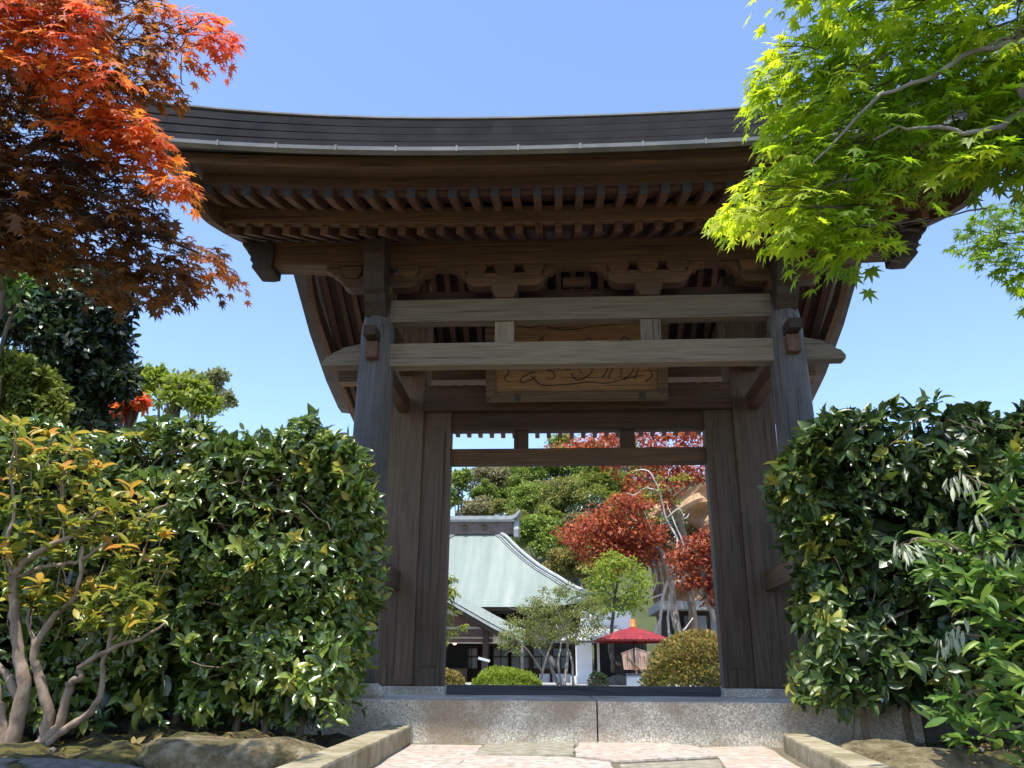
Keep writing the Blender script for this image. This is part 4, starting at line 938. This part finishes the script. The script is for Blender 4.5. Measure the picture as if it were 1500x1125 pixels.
polytree('deep_red_maple','deep red maple spreading left in front of the hill','tree',[(812,782),(850,762),(880,742),(920,722),(955,735),(972,790),(955,832),(905,842),(872,832),(845,800)],28.5,31,5600,.17,'leaf_deep_red',
 [([(1000,960),(990,905),(985,870),(974,820),(955,795),(910,785),(870,775)],.13,.03),([(974,820),(960,800),(930,770),(920,745)],.05,.02)],clump=1.1,Y=29.5,tb=.5)
polytree('deep_red_maple','deep red maple with its crown above the lower rail of the gate','tree',[(870,632),(1045,625),(1048,690),(1008,708),(975,742),(920,738),(900,690),(850,668),(800,655)],31,35,6200,.18,'leaf_deep_red',
 [([(1018,960),(1014,900),(1010,850),(1005,795),(985,735),(950,702),(925,690),(895,680)],.17,.05),([(985,735),(1005,715),(1025,700),(1045,690)],.07,.03),([(950,702),(940,680),(945,655)],.05,.02),([(985,735),(970,700),(975,665)],.06,.02)],clump=1.0,Y=33,bark='bark_brown',tb=.55)
polytree('deep_red_maple','deep red maple at the right edge beside the door post','tree',[(980,812),(1008,790),(1048,770),(1075,770),(1075,890),(1042,885),(1032,850),(1010,870),(990,850)],27,29,4200,.16,'leaf_deep_red',
 [([(1062,955),(1050,915),(1035,878),(1028,838),(1020,812),(1010,790)],.13,.04),([(1035,878),(1000,850),(985,840)],.04,.02),([(1050,890),(1045,840),(1040,800)],.10,.04)],clump=.9,Y=28,tb=.42)
polytree('wisteria','pale twisting bare trunks of an old vine rising beside the red umbrella','tree',[(920,690),(1010,690),(1000,760),(930,760)],29.5,30.8,420,.13,'leaf_bush',
 [([(962,985),(967,910),(972,870),(986,830),(992,790),(976,760),(966,720),(950,690),(930,690)],.065,.02),([(986,965),(978,905),(984,862),(1002,808),(990,770),(978,742)],.055,.018),
  ([(950,880),(962,850),(955,815),(965,785),(970,750)],.03,.012),([(975,870),(960,800),(952,770),(940,745),(915,728),(900,735)],.025,.008),([(984,862),(1005,840),(1000,815),(1016,795)],.03,.012),
  ([(972,870),(955,875),(945,872),(935,880)],.035,.015),([(1000,955),(985,905),(980,870)],.06,.035),([(966,720),(945,715),(930,725),(918,722)],.035,.012),([(976,760),(995,745),(1003,760),(1010,752)],.03,.012),([(962,985),(972,950),(1000,925),(1015,905)],.03,.02),
  ([(968,905),(958,935),(968,965)],.05,.04)],clump=.5,Y=30.2,tb=.6,bark='bark_white')
polytree('green_tree','light green young tree behind the red umbrella','tree',[(862,832),(885,806),(905,812),(935,822),(952,850),(950,890),(925,905),(885,905),(868,880)],25.5,28,2600,.12,'leaf_bright',
 [([(898,985),(896,930),(900,880),(905,850)],.07,.03),([(900,880),(885,860),(880,840)],.035,.015),([(900,880),(922,865),(930,850)],.035,.015),([(896,930),(893,950),(898,968),(912,975)],.06,.05)],clump=.75,Y=27,bark='bark_dark',tb=.35)
t = polytree('sparse_tree','twiggy pale tree with small sparse leaves in front of the hall','tree',[(740,948),(728,938),(740,925),(733,908),(755,900),(768,880),(790,872),(797,850),(806,868),(830,852),(842,862),(868,862),(872,878),(888,890),(880,925),(850,942),(815,938),(800,950),(780,942),(762,962)],22,24.5,9000,.075,'leaf_sparse',
 [([(826,1006),(830,975),(832,945),(826,920),(815,890),(802,870)],.05,.012),([(822,1006),(818,970),(822,940),(815,915)],.035,.012),([(790,1004),(800,965),(815,925)],.04,.012),([(832,945),(850,920),(865,890)],.025,.008),
  ([(795,985),(775,955),(755,935),(740,925)],.025,.008),([(800,965),(785,940),(780,905),(775,885)],.022,.008),([(840,1004),(838,970),(832,950)],.04,.02),([(812,975),(806,962),(810,985),(818,1002)],.05,.05),([(760,950),(745,955),(740,960)],.012,.006),([(830,920),(845,890),(840,868)],.018,.006),([(780,905),(760,895),(745,890)],.014,.006),([(815,890),(822,870),(826,855)],.014,.005)],clump=.40,Y=23,tm=SMALL,tb=.45)
polytree('weeping_tree','drooping green-leaved branch hanging beside the left door post','tree',[(640,850),(658,842),(667,862),(668,890),(676,905),(680,918),(672,918),(664,905),(664,940),(657,960),(640,950)],15,15.6,620,.13,'leaf_bush',
 [([(628,1004),(628,940),(632,880),(640,855)],.06,.03),([(632,880),(650,850),(662,870),(668,895)],.012,.004)],tm=LANCE,clump=.22,Y=15.3,bark='bark_brown',tb=.55)

# clipped azaleas
def mound(name, lab, u, v, ru, rv, Y, n, leaf, mat, cat='bush'):
    c = W(u,v,Y); rx = abs(W(u+ru,v,Y).x-c.x); rz = abs(W(u,v-rv,Y).z-c.z); t = thing(name,(c.x,Y,.2),lab,cat)
    e = rdir(n); e[:,2] = np.abs(e[:,2])**.8; f = 1+.05*np.sin(5*e[:,0]+3)+.05*np.sin(9*e[:,2]+7*e[:,1]); p = np.array(c)+e*np.array([rx,rx*.8,rz])*(f*rng.uniform(.86,1.03,n))[:,None]
    leaves('foliage',SMALL,p,e*.8+rdir(n)*.7+np.array([0,0,.25]),e+rdir(n)*.6,leaf*rng.uniform(.7,1.3,n),mat,t,np.clip(.35+.3*e[:,2]+rng.normal(0,.2,n),0,1))
    m = MB(); m.tube([(c.x,Y,.1),(c.x,Y,c.z)],.05,7)
    for k in range(12): q = rng.normal(0,.5,2); m.tube([(c.x,Y,.2),(c.x+q[0]*rx*.5,Y+q[1]*rx*.3,c.z),(c.x+q[0]*rx*.9,Y+q[1]*rx*.6,c.z+rz*.6)],.02,5)
    m.build('stem','twig_brown',t)
mound('azalea_bush','bright green clipped azalea in front of the hall doors',740,1010,48,29,19,5200,.07,'leaf_bright')
mound('azalea_bush','small pale azalea at the left behind the threshold',655,1012,24,28,17,2200,.065,'leaf_azalea_brown')
mound('azalea_bush','large rounded azalea with yellow and orange tips at the right',1040,1016,98,84,13.5,11000,.068,'leaf_azalea_brown')
mound('low_shrub','dark low shrub in front of the white wall end',876,1008,14,22,22.5,800,.07,'leaf_evergreen')

# ================================================================== TEMPLE HALL
HY = 33.0
def pbox(m, u0, v0, u1, v1, Y, d=.12):
    a = W(u0,v0,Y); b = W(u1,v1,Y); x0,x1 = sorted((a.x,b.x)); z0,z1 = sorted((a.z,b.z)); m.box(x0,x1,Y,Y+d,z0,z1); return m
hc = W(696,780,35.4); hx = hc.x
Hall = thing('temple_hall',(hx,HY,.2),'temple hall with a big pale green copper hipped roof behind the gate','temple hall')
# main roof: concave hipped
ze = W(720,889,31.0).z; zt = W(696,781,35.4).z
def roofpt(t): # t 0 eave..1 top : returns half width, y offset from eave, z
    y = 31.0+4.4*t**.86; z = ze+(zt-ze)*(.62*t+.38*t*t)
    return interp(t,HT_,HW_),y,z
HT_ = [0.0]; HW_ = [W(878,870,31.0).x-hx]
for (u,v) in ((820,851),(790,831),(760,806),(742,788),(731,781)):
    tt_ = min(np.linspace(.02,1,200), key=lambda t: abs(W(u,v,31.0+4.4*t**.86).z-(ze+(zt-ze)*(.62*t+.38*t*t)))); HT_.append(float(tt_)); HW_.append(W(u,v,31.0+4.4*tt_**.86).x-hx)
HT_[-1] = 1.0
def upturn(a, t): return .42*abs(a)**6*(1-t)**3
n = 28
front = MB()
front.grid(lambda a,b:(hx+(2*a-1)*roofpt(b)[0], roofpt(b)[1]-0, roofpt(b)[2]+upturn(2*a-1,b)),24,n)
rf = front.build('roof','green_copper',Hall,smooth=True)
side = MB()
for s in (-1,1):
    side.grid(lambda a,b:(hx+s*roofpt(b)[0], roofpt(b)[1]+a*(2*(35.4-roofpt(b)[1])+.6), roofpt(b)[2]+upturn(1-2*a,b)),16,n)
side.grid(lambda a,b:(hx+(2*a-1)*roofpt(b)[0], 71.4-roofpt(b)[1], roofpt(b)[2]),24,n)
side.build('roof_flank','green_copper',Hall,smooth=True)
hip = MB()
for s in (-1,1):
    for dx,dz,r in ((0,.04,.085),(-.20,.02,.032),(-.31,.015,.022)):
        hip.tube([(hx+s*(roofpt(i/20)[0]+dx),roofpt(i/20)[1]-.03,roofpt(i/20)[2]+upturn(1,i/20)+dz) for i in range(21)],r,8)
hip.build('hip_ridge','copper_pale',rf,smooth=True)
# main ridge: dark wall with a pale cap turned up at its end
u0 = W(655,757,35.4); zr0 = W(700,779,35.3).z; zr1 = W(700,765,35.3).z; zr2 = W(700,757,35.3).z
rl = abs(W(752,760,35.3).x-hx)
rg = MB(); rg.box(hx-rl,hx+rl,35.25,36.0,zr0-.1,zr1); ridge = rg.build('ridge_wall','ridge_wood',rf)
cp = MB()
for (za,zb2,hw_,ov) in ((zr1,zr1+.10,.5,.05),(zr2-.16,zr2,.55,.10)):
    pts = []
    for i in range(25):
        x = -1+2*i/24; pts.append((hx+x*(rl+ov+.18*(za>zr1)), za+(.30*max(0,abs(x)-.8)/.2*(abs(x)-.8)/.2*1.0 if za>zr1 else 0)))
    h_ = zb2-za
    for i in range(24): 
        (xa,z_a),(xb,z_b) = pts[i],pts[i+1]
        cp.add([(xa,35.62-hw_,z_a),(xb,35.62-hw_,z_b),(xb,35.62+hw_,z_b),(xa,35.62+hw_,z_a),(xa,35.62-hw_,z_a+h_),(xb,35.62-hw_,z_b+h_),(xb,35.62+hw_,z_b+h_),(xa,35.62+hw_,z_a+h_)],
           [(0,1,2,3),(4,7,6,5),(0,4,5,1),(2,6,7,3),(0,3,7,4),(1,5,6,2)])
cp.build('ridge_cap','copper_pale',rf)
oe = MB(); xo = hx+rl+.02
oe.prism([(35.2,zr0-.25),(36.05,zr0-.25),(36.1,zr0+.1),(35.9,zr1+.12),(35.35,zr1+.12),(35.15,zr0+.1)],'x',xo,xo+.22); oe.build('ridge_end','copper_pale',rf,bevel=.04)
orn = MB()
for u in (681,709):
    q = W(u,772,35.2); orn.tube([(q.x,35.28,q.z),(q.x,35.16,q.z)],.11,12)
orn.build('crest','dark_wood_x',rf)
# eave shadow boards, body
bd = MB(); bd.box(hx-4.6,hx+4.6,31.06,31.2,ze-.14,ze-.012); bd.build('eave_edge','dark_wood_x',rf)
bd = MB(); bd.box(hx-4.4,hx+4.4,31.3,39.8,ze-.22,ze-.15); bd.build('eave_soffit','dark_wood_x',Hall)
wl = MB(); wl.box(hx-4.8,W(838,940,33.05).x,33.05,39,.2,ze-.2); wl.build('wall','dark_wood_z',Hall)
# beam ends under the eave
bm_ = MB()
for i in range(12): x = hx-4.4+.72*i; bm_.box(x-.08,x+.08,31.6,33,ze-.42,ze-.24)
bm_.build('rafter','dark_wood_y',Hall)
# facade: doors, glass, white base and panel
F = 32.9
for (a,b) in ((682,700),(722,745),(748,776),(780,806),(809,834)):
    m = MB(); pbox(m,a,945,b,1000,F,.1); d = m.build('sliding_door','dark_wood_z',Hall)
    g = MB(); mid = (a+b)/2
    for (c,e) in ((a+1.5,mid-.8),(mid+.8,b-1.5)):
        for (t0,t1) in ((950,961),(963,979)): pbox(g,c,t0,e,t1,F-.03,.03)
    g.build('pane','window_glass',d)
m = MB(); pbox(m,722,905,836,942,F,.12); m.build('transom','plaster_beige',Hall)
m = MB(); pbox(m,790,987,836,1003,F-.08,.06); m.build('wall_base','plaster_white',Hall)
for u in (714,777,807,838):
    m = MB(); pbox(m,u-2.5,900,u+2.5,1004,F-.15,.2); m.build('post','dark_wood_z',Hall)
m = MB(); pbox(m,700,942,838,947,F-.1,.14); m.build('beam','dark_wood_x',Hall)
# porch with gabled roof at the centre-left of the hall
PY = 29.5
pr = MB(); apx = 600
top_ = [(apx,828),(630,846),(660,864),(690,881),(720,898),(745,911),(768,921)]
tp = [W(u,v,PY) for u,v in top_]
def mir(p): return Vector((2*tp[0].x-p.x,p.y,p.z))
full = [mir(p) for p in reversed(tp[1:])]+tp
vs = []; fs = []; k = len(full)
for off in ((0,-.34),(.55,.0),(3.6,.10)):
    for p in full: vs.append((p.x,PY+off[0],p.z+off[1]))
for r_ in range(2):
    for i in range(k-1): fs.append((r_*k+i,r_*k+i+1,(r_+1)*k+i+1,(r_+1)*k+i))
pr.add(vs,fs); proof = pr.build('porch_roof','green_copper',Hall,smooth=False)
sm_ = MB()
for i in range(46):
    t_ = i/45*(k-1); j = min(int(t_),k-2); q = full[j].lerp(full[j+1],t_-j)
    sm_.tube([(q.x,PY-.012,q.z-.335),(q.x,PY+.54,q.z+.008)],.012,5)
sm_.build('roof_seam','copper_pale',proof)
bgm = MB()
lo = [Vector((p.x,PY,p.z-.36)) for p in full]; lo2 = [Vector((p.x,PY,p.z-.66)) for p in full]
bgm.prism([(p.x,p.z) for p in lo]+[(p.x,p.z) for p in reversed(lo2)],'y',PY+.02,PY+.16); bgm.build('barge_board','dark_wood_x',Hall)
bgm = MB(); bgm.prism([(p.x,p.z-.02) for p in lo]+[(p.x,p.z-.12) for p in reversed(lo)],'y',PY-.05,PY+.02); bgm.build('verge_trim','copper_pale',Hall)
m = MB(); a = W(640,870,PY+.5); pts = [(p.x,p.z-.6) for p in full]; m.prism([(full[1].x,full[1].z-.7)]+[(p.x,p.z-.7) for p in full[2:-1]],'y',PY+.45,PY+.52); m.build('gable_plaster','plaster_beige',Hall)
for (v0,v1,mt,dy) in ((902,918,'red_wood',.40),(921,933,'red_wood',.34),(935,941,'red_wood',.42)):
    m = MB(); pbox(m,560,v0,722,v1,PY+dy,.16); m.build('porch_beam',mt,Hall)
for u in (711,566):
    m = MB(); pbox(m,u-3.2,905,u+3.2,1006,PY+.3,.25); m.build('porch_post','dark_wood_z',Hall)
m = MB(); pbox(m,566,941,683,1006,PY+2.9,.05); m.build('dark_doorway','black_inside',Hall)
m = MB(); pbox(m,570,978,683,1006,PY+1.6,.06)
fr = m.build('railing','red_wood',Hall)
m = MB()
for i in range(20): u = 645+i*2; pbox(m,u-.5,980,u+.5,1004,PY+1.56,.05)
m.build('slat','brown_wood_z',fr)
# bulb hanging in the porch
q = W(666,942,PY+.6); L_ = thing('lamp',(q.x,q.y,q.z),'small glowing warm lamp hanging in the dark porch','lamp')
m = MB(); m.lathe(q,[(.0,-.06),(.05,-.04),(.065,0),(.045,.05),(.02,.07)],14); m.build('bulb','lamp_glow',L_,smooth=True)
m = MB(); m.tube([q+Vector((0,0,.07)),q+Vector((0,0,.42))],.012,6); m.build('cord','iron',L_)

# white wall and small tiled side entrance
Wt = thing('white_wall',W(857,1000,29),'plain white plastered wall panel at the end of the hall','wall')
m = MB(); pbox(m,843,941,868,992,29,.15); m.build('panel','plaster_white',Wt,bevel=.01)
m = MB(); pbox(m,836,990,872,1004,28.9,.3); m.build('base','plaster_white',Wt)
Ent = thing('side_entrance',W(900,1000,28),'small tiled-roof side entrance with a dark opening behind the umbrella','building')
m = MB(); a = W(820,938,27.4); b = W(925,938,27.4); c = W(850,918,29.5); d = W(905,916,29.5)
m.add([a,b,d,c,a-Vector((0,0,.08)),b-Vector((0,0,.08)),d-Vector((0,0,.08)),c-Vector((0,0,.08))],[(0,1,2,3),(4,7,6,5),(0,4,5,1),(1,5,6,2),(2,6,7,3),(3,7,4,0)]); m.build('roof','tile_grey',Ent)
m = MB(); pbox(m,818,938,926,940.5,27.35,.12); m.build('gutter','iron',Ent)
m = MB(); pbox(m,850,895,925,922,29.6,.2); m.build('wall','plaster_white',Ent)
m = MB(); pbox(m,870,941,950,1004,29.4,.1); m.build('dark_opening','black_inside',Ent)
for u in (877,):
    m = MB(); pbox(m,u-2.5,941,u+2.5,1004,28.2,.2); m.build('post','plaster_beige',Ent)
m = MB(); pbox(m,902,960,915,1004,28.9,.08)
sd_ = m.build('lattice','dark_wood_z',Ent)
# dark outbuilding at the right
Ob = thing('outbuilding',W(1020,990,33.5),'dark wooden outbuilding in shade behind the vine trunks','building')
m = MB(); pbox(m,975,893,1085,1004,33.8,2.5); m.build('wall','dark_wood_x',Ob)
m = MB(); pbox(m,965,880,1100,893,33.0,4); m.build('roof','tile_grey',Ob)
m = MB(); pbox(m,1000,900,1060,955,33.7,.1); wf = m.build('window_frame','dark_wood_z',Ob)
m = MB()
for (c,e) in ((1002,1018),(1020,1038),(1040,1058)): pbox(m,c,902,e,953,33.66,.04)
m.build('pane','window_glass',wf)

# ---------------------------------------------------------------- red paper umbrella
UY = 24; uc = W(928,938,UY); uap = W(926,918,UY); ur = abs(W(987,938,UY).x-uc.x)
U = thing('umbrella',(uc.x,UY,.215),'large open red paper umbrella with an orange cap on a black pole','umbrella')
m = MB(); nr_ = 44; rows = 7; vs=[]; fs=[]; hgt = uap.z-uc.z
for j in range(rows+1):
    t = j/rows
    for k in range(nr_*2):
        q = math.pi*k/nr_; r = ur*t; dz = -.018*t*(k%2); vs.append((uc.x+r*math.cos(q),UY+r*math.sin(q),uap.z-hgt*(.80*t+.20*t*t)+dz))
for j in range(rows):
    for k in range(nr_*2): fs.append((j*nr_*2+k,j*nr_*2+(k+1)%(nr_*2),(j+1)*nr_*2+(k+1)%(nr_*2),(j+1)*nr_*2+k))
b0 = len(vs)
for k in range(nr_*2): 
    q = math.pi*k/nr_; vs.append((uc.x+ur*.985*math.cos(q),UY+ur*.985*math.sin(q),uc.z-.05))
for k in range(nr_*2): fs.append((rows*nr_*2+k,rows*nr_*2+(k+1)%(nr_*2),b0+(k+1)%(nr_*2),b0+k))
m.add(vs,fs); can = m.build('canopy','umbrella_paper',U)
m = MB()
for k in range(nr_):
    q = 2*math.pi*k/nr_; m.tube([(uc.x,UY,uap.z-.02),(uc.x+ur*math.cos(q),UY+ur*math.sin(q),uc.z+.0)],.006,4)
m.build('rib','dark_wood_x',can)
m = MB(); m.lathe((uc.x,UY,uap.z-.03),[(.10,0),(.085,.05),(.07,.06),(.07,.20),(.06,.22)],16); m.build('cap','umbrella_cap',U,smooth=True)
m = MB(); m.tube([(uc.x,UY,.2),(uc.x,UY,uap.z-.01)],.024,10); m.build('pole','black_lacquer',U,smooth=True)
q = W(928,979,UY); m = MB(); m.lathe((uc.x,UY,q.z),[(.035,-.05),(.035,.05)],12); m.build('pole_ferrule','umbrella_cap',U)

# wooden notice board with a low gable top
SY = 26.2
Sg = thing('notice_board',W(931,1002,SY),'weathered pinkish wooden notice board with a low pointed top under the umbrella','sign')
m = MB(); pl = [(914,981),(911,958),(931,951.5),(950,957),(948,981)]
pp = [W(u,v,SY) for u,v in pl]; m.prism([(p.x,p.z) for p in pp],'y',SY,SY+.06); bo = m.build('board','sign_wood',Sg,bevel=.006)
m = MB()
for (a,b) in ((910,931),(952,931)):
    p0,p1 = W(a,958.5 if a<931 else 957.5,SY),W(b,951,SY); m.tube([(p0.x,SY+.02,p0.z+.01),(p1.x,SY+.02,p1.z+.02)],.03,6)
m.build('cap_board','sign_wood',Sg)
for i,u in enumerate((944.5,941.5,938.5,935.5,926,922.5,919.5,916.5)):
    v = 961+(i%2); m = MB()
    while v < 978-(i%3)*2:
        l_ = random.uniform(1.0,2.0); pbox(m,u-.45,v,u+.45,v+l_,SY-.004,.003); v += l_+random.uniform(.5,.9)
    m.build('text_column','faded_ink',bo)
m = MB(); pbox(m,929.5,981,934.5,1006,SY+.02,.10); m.build('post','sign_wood',Sg)
Pn = thing('stand_panel',W(931,1004,24.6),'pale bluish box standing below the notice board','box')
m = MB(); pbox(m,918,989,945,1006,22.9,.3); m.build('body','pale_panel',Pn,bevel=.02)
m = MB(); pbox(m,917,986.5,946,989,22.88,.34); m.build('rim','iron',Pn,bevel=.01)
q = W(902,1000,24); boulder((q.x,24,q.z-.05),(.27,.25,.24),'round grey stone near the foot of the umbrella','low_wall_stone',12)
q = W(765,985,23.5); Sk = MB(); a = W(765,942,23.5); Sk.tube([(q.x,23.5,.2),(a.x,23.5,a.z)],.045,8); tag(Sk.build('tree_stake','bark_grey'),'straight grey wooden stake beside the sparse tree','stake')
# tilted plate on a slim post in front of the porch
q = W(707,968,26); Td = thing('lectern_stand',(q.x,26,.2),'slim dark stand with a small tilted plate in front of the porch','stand')
m = MB(); m.tube([(q.x,26,.2),(q.x,26,q.z)],.03,8); m.build('post','iron',Td)
m = MB(); c0 = W(700,965,25.9); c1 = W(717,969.5,25.9); m.add([c0,c1,c1+Vector((0,.25,.06)),c0+Vector((0,.25,.06)),c0-Vector((0,0,.02)),c1-Vector((0,0,.02)),c1+Vector((0,.25,.04)),c0+Vector((0,.25,.04))],[(0,1,2,3),(4,7,6,5),(0,4,5,1),(1,5,6,2),(2,6,7,3),(3,7,4,0)]); m.build('plate','copper_pale',Td)
